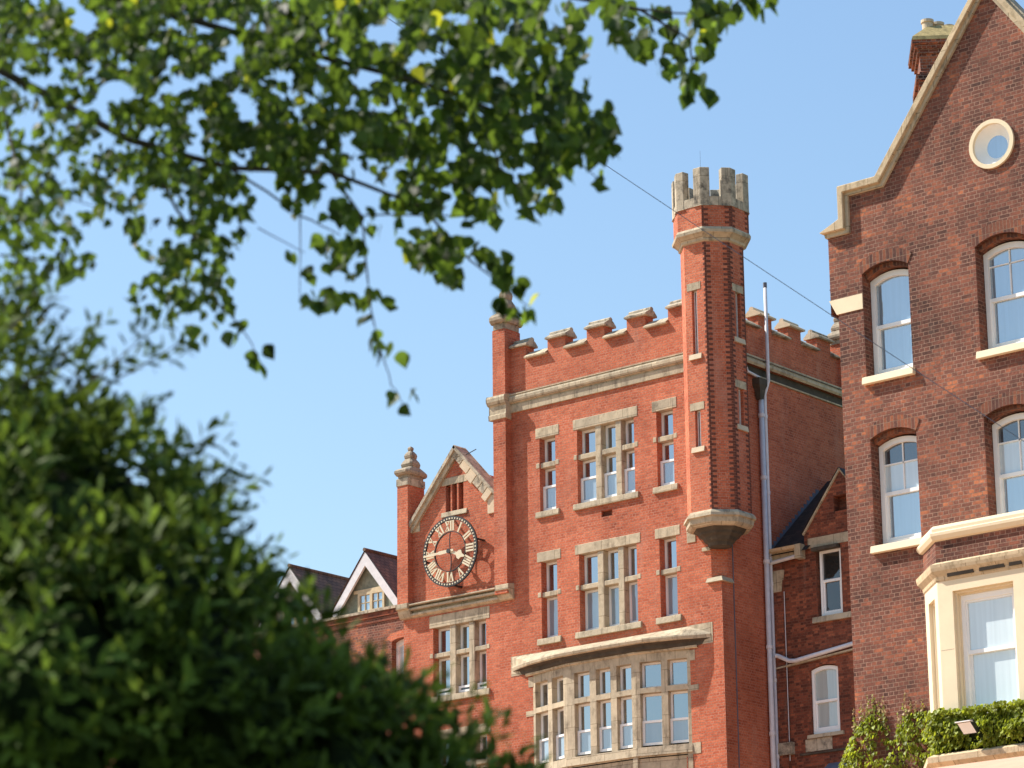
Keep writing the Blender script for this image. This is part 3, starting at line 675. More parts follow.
for j, cx in enumerate((-62.50, -65.66, -59.36, -68.82)):
    g = MB().fill(FD, [(cx-1.22, 21.5), (cx+1.22, 21.5), (cx+1.22, 21.75), (cx, 23.1), (cx-1.22, 21.75)]).build('dormer', TILEH, wing)
    za, zf = 23.37, 21.72; hw = 1.32
    for s in (-1, 1):
        MB().slab(FD, [(cx, za), (cx+s*hw, zf), (cx+s*hw, zf-.36), (cx, za-.42)], .12, .20).build('bargeboard', OFFW, g)
        MB().poly([FD.p(cx, za+.06, .22), FD.p(cx+s*(hw+.06), zf+.02, .22), FD.p(cx+s*(hw+.06), zf+.02, -6.5), FD.p(cx, za+.06, -6.5)]).build('roof_slope', SLATE, g)
    MB().tube([FD.p(cx, za+.07, .24), FD.p(cx, za+.07, -6.5)], .06, 8).build('ridge', SLATE, g)
    fr_ = MB().slab(FD, rect(cx-.42, cx+.66, 21.52, 22.16), -.02, .06, [rect(cx-.34, cx+.07, 21.60, 22.08), rect(cx+.17, cx+.58, 21.60, 22.08)])
    for k in (0, 1):
        u = cx-.135+.51*k; fr_.fbox(FD, u-.012, u+.012, 21.6, 22.08, .0, .045); fr_.fbox(FD, u-.205, u+.205, 21.83, 21.85, .0, .045)
    wf = fr_.build('window_frame', TIMBER, g)
    MB().fill(FD, rect(cx-.36, cx+.60, 21.58, 22.1), (), .012).build('pane', GLASS_CUR, g)
    MB().fbox(FD, cx-.6, cx+.85, 22.16, 22.26, -.02, .04).build('lintel_board', TIMBER, g)
MB().box(-66.2, -63.3, YW+5.2, YW+6.8, 21.5, 24.35).build('roof_housing', WHITE, wing)
MB().box(-66.3, -63.2, YW+5.1, YW+6.9, 24.35, 24.45).build('housing_roof', TIMBER, wing)

# ------------------------------------------------------------------ dark link building between hall and gabled house
YL = 69.5; FL = Fr((0, YL, 0), (1, 0, 0), (0, -1, 0))
link = thing('link_building', 'dark brick gabled link with sash windows between the red hall and gabled house', 'building')
h1 = rect(-47.06, -46.24, 19.33, 21.28); h2 = arch(-47.40, -46.48, 16.12, 17.92, .10)
hv = rect(-46.40, -45.95, 22.19, 22.63)
ga = [(X0, 6), (-40, 6), (-40, 21.3), (-44.85, 21.7), (-46.15, 23.32), (-47.42, 21.72), (-47.42, 21.3), (X0, 21.3)]
b = MB().fill(FL, ga, [h1, h2, hv])
for h in (h1, h2, hv): b.side(FL, h, 0, -.28)
b.fill(FL, rect(-46.5, -45.8, 22.1, 22.7), (), -.28)
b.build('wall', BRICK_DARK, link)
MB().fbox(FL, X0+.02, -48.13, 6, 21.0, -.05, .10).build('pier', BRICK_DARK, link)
rf = MB(); sl_ = .87
rf.poly([(X0+.005, YL-.2, 21.22), (-47.2, YL-.2, 21.22), (-47.2, YL+3, 21.22+3.2*sl_), (X0+.005, YL+3, 21.22+3.2*sl_)])
rf.poly([(-47.47, YL-.08, 21.72), (-46.15, YL-.08, 23.40), (-46.15, YL+5, 23.40), (-47.47, YL+5, 21.72)])
rf.poly([(-44.8, YL-.08, 21.72), (-46.15, YL-.08, 23.40), (-46.15, YL+5, 23.40), (-44.8, YL+5, 21.72)])
rf.poly([(-44.8, YL, 21.3), (-36, YL, 21.3), (-36, YL+4, 24.5), (-44.8, YL+4, 24.5)])
rf.build('roof', SLATE_D, link)
rake(FL, ((-47.45, 21.70), (-46.15, 23.38)), .045, -.1, .06, 'verge', STONE, link); rake(FL, ((-46.15, 23.38), (-44.85, 21.74)), .045, -.1, .06, 'verge', STONE, link)
fl = MB()
for k in range(16):
    y, z = YL+.05+k*.155, 21.44+k*.155*sl_; fl.fbox(FS, y, y+.17, z-.02, z+.19, -.01, .015)
fl.build('stepped_flashing', LEAD, link)
MB().extr(FL, [(0, 21.08), (.12, 21.10), (.14, 21.30), (.26, 21.32), (.28, 21.40), (0, 21.40)], X0+.05, -47.56).build('eaves_cornice', CREAM_S, link)
MB().tube([(X0+.1, YL-.17, 21.03), (-47.55, YL-.17, 21.10)], .055, 8).build('gutter', OFFW, link)
MB().fbox(FL, -47.60, -47.40, 21.02, 21.42, -.05, .24).build('eaves_bracket', STONE, link)
MB().slab(FL, [(-48.50, 20.2), (-48.16, 20.2), (-48.13, 20.52), (-48.08, 20.80), (-48.50, 20.80)], .05, .13).build('corner_stone', STONE, link)
MB().fbox(FL, -47.30, -45.95, 21.285, 21.56, -.25, .02).build('window_lintel', STONE, link)
MB().fbox(FL, -47.12, -46.28, 21.16, 21.26, -.05, .14).build('blind_box', STONE_D, link)
def sash(parent, fr, loop_fn, z0, zs, u0, u1, rise, rec, meet, mats, bars=None, fw=.09, name='window', blind_mid=None):
    o_ = arch(u0+.004, u1-.004, z0, zs, rise); i_ = arch(u0+fw, u1-fw, z0+fw*1.3, zs-fw*.9, max(rise*.8, 0))
    b = MB().slab(fr, o_, -rec-.06, -rec+.04, [i_])
    b.fbox(fr, u0+fw-.01, u1-fw+.01, meet-.035, meet+.035, -rec-.05, -rec+.02)
    b.fbox(fr, u0+fw-.005, u0+fw+.045, z0+fw, meet, -rec-.05, -rec+.005); b.fbox(fr, u1-fw-.045, u1-fw+.005, z0+fw, meet, -rec-.05, -rec+.005)
    b.fbox(fr, u0+fw+.045, u1-fw-.045, z0+fw, z0+fw*1.3+.06, -rec-.05, -rec+.004)
    if bars:
        for (a0, a1, c0, c1) in bars: b.fbox(fr, a0, a1, c0, c1, -rec-.04, -rec-.005)
    w_ = b.build(name, WHITE, parent)
    ro = arch(u0+fw*.6, u1-fw*.6, meet, zs-fw*.5, max(rise*.85, 0))
    if blind_mid:
        MB().fill(fr, arch(u0+fw*.6, u1-fw*.6, blind_mid, zs-fw*.5, max(rise*.85, 0)), (), -rec-.03).build('top_pane', mats[2], w_)
        MB().fill(fr, rect(u0+fw*.6, u1-fw*.6, meet, blind_mid), (), -rec-.03).build('upper_pane', mats[0], w_)
    else: MB().fill(fr, ro, (), -rec-.03).build('upper_pane', mats[0], w_)
    MB().fill(fr, rect(u0+fw*.6, u1-fw*.6, z0+.05, meet), (), -rec-.045).build('lower_pane', mats[1], w_)
    return w_
sash(link, FL, None, 19.33, 21.17, -46.99, -46.26, 0, .12, 20.32, (GLASS_DK, GLASS_DK), fw=.075)
sash(link, FL, None, 16.15, 17.90, -47.40, -46.50, .09, .12, 17.03, (GLASS_PALE, GLASS_PALE), fw=.085)
MB().fbox(FL, -47.20, -45.95, 19.17, 19.33, -.2, .09, .06).build('window_sill', STONE, link)
MB().fbox(FL, -47.52, -46.35, 16.03, 16.13, -.2, .07, .05).build('window_sill', STONE, link)
MB().fbox(FL, -47.62, -46.75, 15.68, 16.02, -.1, .015).build('patch_stone', STONE_W, link)
MB().fbox(FL, X0+.1, -47.98, 15.67, 16.0, -.1, .16).build('corner_stone', STONE_W, link)
MB().fbox(FL, -47.8, -42, 15.60, 15.65, -.05, .05).build('string_course', STONE_D, link)
MB().tube([FL.p(X0+.22, 18.42, .17), FL.p(-48.3, 18.40, .17), FL.p(-47.95, 18.22, .16), FL.p(-47.75, 18.20, .15), FL.p(-44, 18.62, .15)], .06, 10).build('waste_pipe', PIPE, link, smooth=True)
MB().bar(FL.p(X0+.15, 18.08, .06), FL.p(-44, 18.42, .06), .10, .045).build('pipe_ledge', STONE, link)
MB().tube([FL.p(-48.11, 15.5, .06), FL.p(-48.11, 20.2, .06)], .012, 6).build('cable', PIPE, link)
MB().poly([FL.p(-46.9, 15.30, .0), FL.p(-44, 15.30, .0), FL.p(-44, 14.7, .9), FL.p(-46.9, 14.7, .9)]).build('lean_to_roof', LEAD, link)

# ------------------------------------------------------------------ gabled house on the right
YR = 47.2856; FR = Fr((0, YR, 0), (1, 0, 0), (0, -1, 0))
house = thing('gabled_house', 'dark red brick house with stone coped gable, round window and cream bay', 'building')
AX = -27.70; wins = [(-30.72, -29.69, 18.03, 20.07, .15), (-28.235, -27.165, 18.03, 20.05, .15), (-30.70, -29.69, 14.79, 16.83, .14), (-28.25, -27.18, 14.70, 16.80, .14)]
wins += [(2*AX-b_, 2*AX-a_, c_, d_, e_) for a_, b_, c_, d_, e_ in (wins[0], wins[2])]
RH = .30
hs = [arch(*q) for q in wins]; cz, cxw = 21.95, -27.74; hs.append(circ(cxw, cz, .44, 48))
apz = 25.22
lf = [(-31.28, 5), (2*AX+31.28, 5), (2*AX+31.28, 19.42), (2*AX+31.45, 19.68), (2*AX+31.45, 21.08), (2*AX+31.05, 21.1), (2*AX+31.05, 21.80), (2*AX+30.2, 21.80), (AX, apz-.1), (-30.2, 21.80), (-31.05, 21.80), (-31.05, 21.1), (-31.45, 21.08), (-31.45, 19.68), (-31.28, 19.42)]
b = MB().fill(FR, lf, hs)
for h in hs: b.side(FR, h, 0, -.40)
b.poly([(-31.28, YR, 5), (-31.28, YR+9, 5), (-31.28, YR+9, 19.4), (-31.28, YR, 19.4)])
b.poly([(-31.45, YR, 19.4), (-31.45, YR+.5, 19.4), (-31.45, YR+.5, 21.1), (-31.45, YR, 21.1)])
b.poly([(2*AX+31.28, YR, 5), (2*AX+31.28, YR+9, 5), (2*AX+31.28, YR+9, 21), (2*AX+31.28, YR, 21)])
b.poly([(-31.28, YR+9, 5), (2*AX+31.28, YR+9, 5), (2*AX+31.28, YR+9, 21), (-31.28, YR+9, 21)])
b.build('wall', BRICK_OLD, house)
MB().fill(FR, rect(-31.2, 2*AX+31.2, 5, 21.0), (), -.44).build('unlit_backing', BLACK, house)  # black sheet for the unlit rooms behind the wall
rf = MB()
for s in (-1, 1): rf.poly([(AX, YR+.2, apz-.25), (AX+s*3.9, YR+.2, 20.0), (AX+s*3.9, YR+9.1, 20.0), (AX, YR+9.1, apz-.25)])
rf.build('roof', SLATE, house)
# brick arches, sills, sashes
BRICK_ARCH = brick('arch_brick', [(0, (.085, .040, .034)), (.5, (.17, .066, .045)), (1, (.30, .10, .05))], (.27, .17, .12), (.7, 1.2), .6, .012, .5, row=.225, blen=.075, off=0, squash=1)
for i, (u0, u1, z0, zs, rise) in enumerate(wins):
    o1, o2 = arch(u0-.10, u1+.10, z0, zs+.20, rise+.035), arch(u0, u1, z0, zs, rise)
    q = MB()
    for k in range(2, len(o1)-1):
        A_, B_, C_, D_ = o1[k], o1[k+1], o2[k+1], o2[k]
        q.poly([FR.p(*A_, .014), FR.p(*B_, .014), FR.p(*C_, .014), FR.p(*D_, .014)])
        q.poly([FR.p(*C_, .014), FR.p(*D_, .014), FR.p(*D_, -.12), FR.p(*C_, -.12)]); q.poly([FR.p(*A_, .014), FR.p(*B_, .014), FR.p(*B_, 0), FR.p(*A_, 0)])
    q.build('brick_arch', BRICK_ARCH, house)
    # second recessed order
    o3 = arch(u0+.045, u1-.0, z0, zs-.07, rise-.005); q = MB()
    for k in range(2, len(o3)-1): q.poly([FR.p(*o2[k], -.10), FR.p(*o2[k+1], -.10), FR.p(*o3[k+1], -.10), FR.p(*o3[k], -.10)]).poly([FR.p(*o3[k], -.10), FR.p(*o3[k+1], -.10), FR.p(*o3[k+1], -.38), FR.p(*o3[k], -.38)])
    q.build('inner_arch', BRICK_ARCH, house)
    zt = zs-.09
    um = (u0+u1)/2; up = i in (0, 4)
    meet = z0+1.03; mid = zt-.36
    if i == 0 or i == 4: sash(house, FR, None, z0+.02, zt, u0+.01, u1-.01, rise-.02, RH, meet, (GLASS_CUR, GLASS_CUR))
    elif i == 1: sash(house, FR, None, z0+.02, zt, u0+.01, u1-.01, rise-.02, RH, meet, (GLASS_CUR, GLASS_CUR), [(um-.012, um+.012, meet, zt+.06), (u0+.08, u1-.08, zt-.26, zt-.24)])
    else: sash(house, FR, None, z0+.02, zt, u0+.01, u1-.01, rise-.02, RH, meet, (GLASS_NET, GLASS_CUR, GLASS_LEAD), [(um-.012, um+.012, meet, zt+.06), (u0+.08, u1-.08, mid-.012, mid+.012)], blind_mid=mid)
    MB().fbox(FR, u0-.05, u1+.05, z0-.135, z0+.005, -RH, .10, .075).build('window_sill', CREAM, house, bevel=.008)
MB().slab(FR, circ(cxw, cz, .475, 48), -.02, .05, [circ(cxw, cz, .395, 48)]).build('round_window', CREAM, house)
rw = MB()
prof = [(.41, .045), (.395, -.04), (.37, -.05), (.35, -.085), (.325, -.095), (.30, -.13), (.265, -.14), (.235, -.175), (.205, -.185)]
rw.loft([[FR.p(u, v, d) for u, v in circ(cxw, cz, r, 48)] for r, d in prof], cap=False)
rw.build('round_frame', WHITE, house, smooth=True)
MB().fill(FR, circ(cxw, cz, .22, 32), (), -.18).build('round_pane', GLASS_CUR, house)
# cream corbel band at the left, pale flush stone
for a, b_ in ((-31.47, -30.722), (2*AX+30.722, 2*AX+31.47)):
    MB().slab(FR, [(a+.16, 19.40), (b_, 19.40), (b_, 19.70), (a, 19.70)] if a < AX else [(a, 19.40), (b_-.16, 19.40), (b_, 19.70), (a, 19.70)], -.30, .02).build('cream_band', CREAM, house)
# gable coping (outer moulded line)
def band(fr, out, inn, d0, d1, name, m, parent, bevel=.012):
    return MB().slab(fr, out+inn[::-1], d0, d1).build(name, m, parent, bevel=bevel)
def mir(L): return [(2*AX-u, v) for u, v in L]
oo = [(-31.56, 21.06), (-31.12, 21.24), (-31.12, 21.90), (-30.26, 21.90), (AX, 25.28)]
oi = [(-31.52, 21.03), (-31.00, 21.03), (-31.00, 21.76), (-30.19, 21.76), (AX, 25.10)]
cop = band(FR, oo, oi, -.35, .14, 'gable_coping', CREAM_S, house)
band(FR, mir(oo), mir(oi), -.35, .14, 'gable_coping', CREAM_S, house)
o2_ = [(-31.50, 21.04), (-31.0, 21.04), (-31.0, 21.77), (-30.195, 21.77), (AX, 25.12)]; i2_ = [(-31.48, 20.95), (-30.93, 20.95), (-30.93, 21.69), (-30.14, 21.69), (AX, 24.98)]
band(FR, o2_, i2_, -.2, .06, 'coping_mould', STONE, house); band(FR, mir(o2_), mir(i2_), -.2, .06, 'coping_mould', STONE, house)
t2 = [(-31.45, 21.17), (-31.17, 21.28), (-31.17, 21.95), (-30.29, 21.95), (AX, 25.36)]; t1 = [(-31.40, 21.12), (-31.125, 21.22), (-31.125, 21.90), (-30.265, 21.90), (AX, 25.27)]
band(FR, t2, t1, -.35, .02, 'coping_weathering', STONE_W, house); band(FR, mir(t2), mir(t1), -.35, .02, 'coping_weathering', STONE_W, house)
# canted cream bay
PB = .70; bc = [(-29.68, 0), (-28.97, PB), (-27.11, PB), (-26.40, 0)]
def bplan(off):
    k = off*math.tan(math.pi/8)
    return [(-29.68-off*1.414, 0), (-28.97-k, PB+off), (-27.11+k, PB+off), (-26.40+off*1.414, 0)]
def bloft(M, prof):   # prof [(off, z)]
    M.loft([[F_(u, z, d) for u, d in bplan(o)]+[F_(bplan(o)[3][0], z, -.2), F_(bplan(o)[0][0], z, -.2)] for o, z in prof]); return M
F_ = lambda u, z, d: FR.p(u, z, d)
bw = MB(); bpf = []
for i in range(3):
    p = Vector((bc[i][0], YR-bc[i][1], 0)); q = Vector((bc[i+1][0], YR-bc[i+1][1], 0)); U = (q-p).normalized(); fr = Fr(p, U, (U.y, -U.x, 0)); Ln = (q-p).length
    op = (.31, 1.55, 11.28, 13.54) if i == 1 else (.27, Ln-.24, 11.28, 13.50)
    h = rect(*op); bw.fill(fr, rect(0, Ln, 10.6, 13.80), [h])
    a, b_, c_, d_ = op; h2 = rect(a+.035, b_-.035, c_, d_-.04); h3 = rect(a+.06, b_-.06, c_, d_-.07)
    bw.side(fr, h, 0, -.07); bw.side(fr, h, -.07, -.072, h2); bw.side(fr, h2, -.072, -.14); bw.side(fr, h2, -.14, -.142, h3); bw.side(fr, h3, -.142, -.32)
    bpf.append((fr, a+.06, b_-.06, c_, d_-.07))
bayr = bw.build('cream_bay', CREAM, house)
for i, (fr, a, b_, c_, d_) in enumerate(bpf):
    fb = MB().slab(fr, rect(a, b_, c_, d_-.003), -.28, -.17, [rect(a+.075, b_-.065, c_+.1, d_-.10)])
    mt = 12.44
    fb.slab(fr, rect(a+.065, b_-.055, mt-.035, d_-.085), -.25, -.20, [rect(a+.11, b_-.10, mt+.035, d_-.14)])
    fb.slab(fr, rect(a+.07, b_-.06, c_+.08, mt+.02), -.29, -.25, [rect(a+.13, b_-.12, c_+.16, mt-.04)])
    fb.build('window_frame', WHITE, bayr)
    MB().fill(fr, rect(a+.08, b_-.07, mt, d_-.10), (), -.225).build('upper_pane', GLASS_NET, bayr)
    MB().fill(fr, rect(a+.08, b_-.07, c_+.1, mt), (), -.27).build('lower_pane', GLASS_NET, bayr)
bloft(MB(), [(.0, 13.74), (.02, 13.77), (.03, 13.83), (.10, 13.92), (.115, 13.98), (.12, 14.04), (.02, 14.09)]).build('bay_cornice', CREAM_S, house)
bloft(MB(), [(.0, 14.05), (.0, 14.52)]).build('bay_parapet', BRICK_OLD, house)
bloft(MB(), [(.0, 14.48), (.05, 14.50), (.09, 14.57), (.095, 14.62), (.05, 14.645), (.055, 14.70), (.03, 14.76), (-.25, 14.80)]).build('bay_coping', CREAM, house)
rt = MB()
for u0, u1 in ((-28.72, -28.18), (-28.06, -27.55), (-27.45, -27.2)): rt.fbox(FR, u0, u1, 13.80, 13.88, PB+.0, PB+.055)
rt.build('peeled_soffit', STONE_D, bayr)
MB().fbox(Fr((0, YR-PB, 0), (1, 0, 0), (0, -1, 0)), -28.955, -28.68, 12.5, 12.504, -.01, .0015).build('joint_line', STONE_D, bayr)
# ground floor porch under the ivy
MB().loft([[FR.p(u, z, d) for u, d in ((-29.6, 0), (-28.9, 1.05), (-24.2, 1.05), (-24.2, -.1), (-29.6, -.1))] for z in (5, 10.35)]).build('porch', CREAM, house)
MB().loft([[FR.p(u, z, d) for u, d in ((-29.8-k, 0), (-28.95-k*.6, 1.1+k), (-24.1, 1.1+k), (-24.1, -.1), (-29.8-k, -.1))] for k, z in ((0, 10.30), (.03, 10.36), (.12, 10.44), (.12, 10.54), (0, 10.60))]).build('porch_cornice', CREAM_S, house)
# chimney stack behind the gable
ch = MB(); cc_ = cw(944, 68, 74); ang = R_(36)
ex = Vector((math.cos(ang), math.sin(ang), 0)); ey = Vector((-ex.y, ex.x, 0))
def crect(hx, hy, z): return [cc_+ex*sx*hx+ey*sy*hy+Vector((0, 0, z-cc_.z)) for sx, sy in ((-1, -1), (1, -1), (1, 1), (-1, 1))]
zc = cc_.z
hx, hy = .58, .60
prof = [(0, zc-9), (0, zc-.72), (.07, zc-.70), (.07, zc-.60), (.14, zc-.58), (.14, zc-.42), (.05, zc-.40), (.05, zc-.34), (.02, zc-.30), (.02, zc+.12), (.08, zc+.13), (.08, zc+.22), (.14, zc+.23), (.14, zc+.32), (.20, zc+.33), (.20, zc+.42)]
ch.loft([crect(hx+o, hy+o, z) for o, z in prof]); chim = ch.build('chimney', BRICK_CHIM, house)
LICH = plain('lichened_mortar', (.36, .28, .13), .95, .35, 9, .2, .4, ((.20, .16, .08), .5, (4, 4, 4)))
MB().loft([crect(hx+.21, hy+.21, zc+.42), crect(hx+.18, hy+.18, zc+.52), crect(hx-.22, hy-.2, zc+.92)]).build('flaunching', LICH, chim)
for k in range(4):
    c0 = cc_ + ey*(-.30+k*.20)+ex*(-.36+k*.26)
    pr = [(.13, zc+.6), (.13, zc+1.02), (.155, zc+1.03), (.155, zc+1.10), (.12, zc+1.10), (.12, zc+.9)]
    MB().loft([[Vector((c0.x+r*math.cos(2*math.pi*j/16), c0.y+r*math.sin(2*math.pi*j/16), z)) for j in range(16)] for r, z in pr]).build('chimney_pot', STONE_L, chim)
# ------------------------------------------------------------------ floodlight
fl = thing('floodlight', 'small white square floodlight mounted among the ivy below the cream bay', 'lamp')
fc = FR.p(-28.08, 10.92, PB+.78)
fb_ = Fr(fc, (1, .0, 0), (0, -1, 0))
def fpl(u, v, d): return fb_.p(u, v, d)
MB().loft([[fpl(-.15, .10, .00), fpl(.13, .10, .00), fpl(.17, -.09, -.14), fpl(-.11, -.09, -.14)], [fpl(-.15, .15, -.10), fpl(.13, .15, -.10), fpl(.17, -.04, -.25), fpl(-.11, -.04, -.25)]]).build('housing', BLACK, fl)
MB().poly([fpl(-.135, .09, .004), fpl(.12, .09, .004), fpl(.157, -.082, -.128), fpl(-.098, -.082, -.128)]).build('lens', plain('frosted_lens', (.75, .75, .72), .3, .05, 6, .5), fl)
MB().fbox(fb_, -.16, .14, .10, .115, -.06, .05).build('visor', WHITE, fl)
MB().bar(fpl(0, 0, -.15), fpl(0, -.05, -.7), .03, .03).build('arm', BLACK, fl)

# ------------------------------------------------------------------ overhead cable
a, b_ = cw(548, 125, 31), cw(838, 318, 30); dv = (b_-a)
pth = []
for k in range(25):
    s_ = -1.4+k*.18; p = a+dv*s_; p = p+Vector((0, 0, .02*(s_-.5)**2 - .02)); pth.append(p)
tag(MB().tube(pth, .0036, 6).build('overhead_cable', LEAD, smooth=True), 'thin dark overhead cable slanting across the sky past the turret', 'cable')

# ------------------------------------------------------------------ foliage
def leaf_mat(name, c, tr, rough=.45, tw=.4, var=.35, spec=.4, yellow=None):
    m = bpy.data.materials.new(name); m.use_nodes = True; t = m.node_tree; bs = t.nodes['Principled BSDF']; out = t.nodes['Material Output']
    at = N(t, 'ShaderNodeAttribute', attribute_name='tint')
    f = at.outputs['Fac']
    lo = tuple(x*(1-var) for x in c); hi = tuple(x*(1+var) for x in c)
    st = [(0, lo), (.8, hi)] + ([(1, yellow[0])] if yellow else [(1, hi)])
    t.links.new(ramp(t, f, st), bs.inputs['Base Color']); bs.inputs['Roughness'].default_value = rough; bs.inputs['Specular IOR Level'].default_value = spec
    tl = N(t, 'ShaderNodeBsdfTranslucent')
    lo = tuple(x*(1-var) for x in tr); hi = tuple(x*(1+var) for x in tr)
    t.links.new(ramp(t, f, [(0, lo), (.8, hi)]+([(1, yellow[1])] if yellow else [(1, hi)])), tl.inputs[0])
    mx = N(t, 'ShaderNodeMixShader'); mx.inputs[0].default_value = tw
    t.links.new(bs.outputs[0], mx.inputs[1]); t.links.new(tl.outputs[0], mx.inputs[2]); t.links.new(mx.outputs[0], out.inputs[0]); return m
class Leaves:
    def __init__(s): s.v = []; s.f = []; s.t = []
    def add(s, base, axis, nrm, L, shape, fold, tint, curl=0):
        axis = axis.normalized(); side = axis.cross(nrm)
        if side.length < 1e-4: return
        side.normalize(); n = side.cross(axis)
        i = len(s.v)
        for t_, w_ in shape:
            c = base+axis*(L*t_) - n*(curl*L*t_*t_)
            s.v.append(tuple(c))
            if w_ > 0:
                s.v.append(tuple(c+side*(w_*L)+n*(fold*w_*L))); s.v.append(tuple(c-side*(w_*L)+n*(fold*w_*L)))
        # faces: spine strip
        k = i; prev = None; nf = 0
        for t_, w_ in shape:
            cur = (k,) if w_ <= 0 else (k, k+1, k+2); k += len(cur)
            if prev:
                if len(prev) == 1 and len(cur) == 3: s.f += [(prev[0], cur[1], cur[0]), (prev[0], cur[0], cur[2])]; nf += 2
                elif len(prev) == 3 and len(cur) == 3: s.f += [(prev[0], prev[1], cur[1], cur[0]), (prev[0], cur[0], cur[2], prev[2])]; nf += 2
                elif len(prev) == 3 and len(cur) == 1: s.f += [(prev[0], prev[1], cur[0]), (prev[0], cur[0], prev[2])]; nf += 2
            prev = cur
        s.t += [tint]*nf
    def build(s, name, m, parent=None):
        me = bpy.data.meshes.new(name); me.from_pydata(s.v, [], s.f)
        a = me.attributes.new('tint', 'FLOAT', 'FACE'); a.data.foreach_set('value', s.t)
        o = bpy.data.objects.new(name, me); C.objects.link(o); me.materials.append(m)
        if parent: o.parent = parent
        return o
rnd = random.Random(11)
def rdir(r=rnd):
    while True:
        v = Vector((r.uniform(-1, 1), r.uniform(-1, 1), r.uniform(-1, 1)))
        if .05 < v.length < 1: return v.normalized()
DELT = [(0, 0), (.05, .20), (.20, .40), (.40, .42), (.70, .22), (1.0, 0)]
ELL = [(0, 0), (.3, .13), (.65, .17), (1.0, 0)]
IVY = [(0, 0), (.15, .40), (.5, .45), (1.0, 0)]
# --- overhanging tree
tree = thing('overhanging_tree', 'leafy broadleaf tree with triangular green leaves overhanging the top left of the view', 'tree')
BARK = plain('bark', (.085, .06, .045), .9, .35, 10, .2, .4)
TL = leaf_mat('tree_leaf', (.038, .060, .016), (.13, .20, .02), .5, .48, .55, .22, ((.24, .27, .02), (.60, .60, .035)))
lv = Leaves(); tw_ = MB()
def tleaf(px, py, dep, size=None, tint=None):
    L = (size or rnd.uniform(9, 15)+max(0, min(6, (px-200)*.02)))*dep/FPX
    base = cw(px, py, dep)
    ax = (Vector((0, 0, -1))+rdir()*.75).normalized()
    nr = (-FWD*.55+rdir()+Vector((0, 0, .45))).normalized()
    lv.add(base-ax*L*.5, ax, nr, L, DELT, rnd.uniform(-.05, .35), tint if tint is not None else (rnd.random()**1.2*.8 if rnd.random() > .02 else 1.0), rnd.uniform(-.1, .25))
blobs = [  # px, py, rx, ry, leaves, depth
 (50, 10, 110, 50, 240, 8), (200, 20, 120, 55, 290, 8.2), (330, 30, 100, 50, 230, 8.6), (440, 35, 100, 50, 210, 9), (130, 10, 130, 35, 120, 8.9), (380, 10, 150, 30, 110, 9.6), (530, 45, 60, 50, 100, 9.4),
 (60, 75, 90, 45, 120, 7.8), (180, 90, 90, 40, 120, 8), (290, 110, 100, 45, 150, 8.4), (420, 110, 90, 60, 190, 9), (500, 120, 80, 65, 160, 9.2), (555, 130, 55, 55, 75, 9.4), (590, 145, 30, 45, 35, 9.5),
 (40, 125, 60, 30, 36, 7.8), (140, 140, 70, 35, 80, 8), (240, 155, 75, 40, 100, 8.3), (340, 155, 60, 40, 75, 8.6), (440, 180, 45, 40, 55, 9.1), (490, 190, 35, 35, 38, 9.2), (540, 200, 24, 22, 16, 9.4),
 (170, 215, 45, 50, 75, 8), (220, 215, 35, 45, 50, 8.2), (190, 265, 35, 45, 55, 8), (165, 300, 38, 25, 24, 8), (215, 300, 20, 30, 14, 8.2), (195, 345, 14, 18, 6, 8),
 (25, 185, 40, 30, 30, 7.6), (20, 225, 34, 30, 30, 7.6), (35, 240, 45, 50, 30, 7.8), (45, 195, 60, 40, 34, 7.7), (10, 320, 30, 30, 20, 7.7), (60, 262, 36, 18, 15, 7.7), (15, 285, 28, 40, 26, 7.6), (100, 205, 28, 20, 12, 7.9), (100, 170, 30, 22, 16, 7.9),
 (300, 195, 25, 22, 14, 8.5), (338, 232, 22, 30, 22, 8.6), (322, 300, 20, 12, 8, 8.6), (350, 262, 16, 20, 9, 8.6),
 (430, 250, 30, 20, 26, 9.2), (460, 265, 30, 22, 28, 9.2), (488, 278, 22, 16, 14, 9.3), (690, 55, 26, 40, 16, 10.5), (715, 15, 28, 16, 12, 10.5), (420, 205, 30, 14, 8, 9.1),
 (640, 40, 17, 20, 13, 10.4), (622, 18, 20, 18, 12, 10.3), (600, 8, 22, 14, 10, 10)]
for (x, y, rx, ry, n, dep) in blobs:
    k = 0; tries = 0; n = int(n*(3.2 if n > 70 and x < 320 else 1.75 if n > 70 else 2.7 if x < 300 else 2.1))
    while k < n and tries < n*12:
        tries += 1
        a = rnd.uniform(0, 2*math.pi); r = math.sqrt(rnd.random()); px, py = x+rx*r*math.cos(a), y+ry*r*math.sin(a)
        if noise.noise(Vector((px/26, py/22, 3.3))) + rnd.uniform(-.25, .25) < -.16: continue
        tleaf(px, py, dep+rnd.uniform(-.55, .55)); k += 1
single = [(291, 258), (309, 274), (316, 242), (335, 267), (305, 304), (316, 309), (323, 309), (346, 300), (362, 321), (365, 305), (388, 304), (372, 295), (372, 344), (379, 358), (390, 351), (402, 360), (392, 400), (406, 411), (415, 397),
 (270, 353), (253, 359), (262, 372), (228, 340), (242, 328), (369, 215), (365, 230), (379, 233), (395, 230), (409, 203), (435, 213), (474, 223), (386, 207), (506, 260), (502, 279), (518, 290), (501, 307), (511, 316), (525, 316),
 (667, 66), (692, 76), (690, 98), (708, 94), (673, 35), (685, 43), (706, 41), (708, 23), (692, 20), (720, 12), (733, 6), (755, 10), (770, 2), (645, 31), (622, 39), (638, 43), (614, 23), (700, 8), (660, 15), (745, 0), (699, 60), (680, 60)]
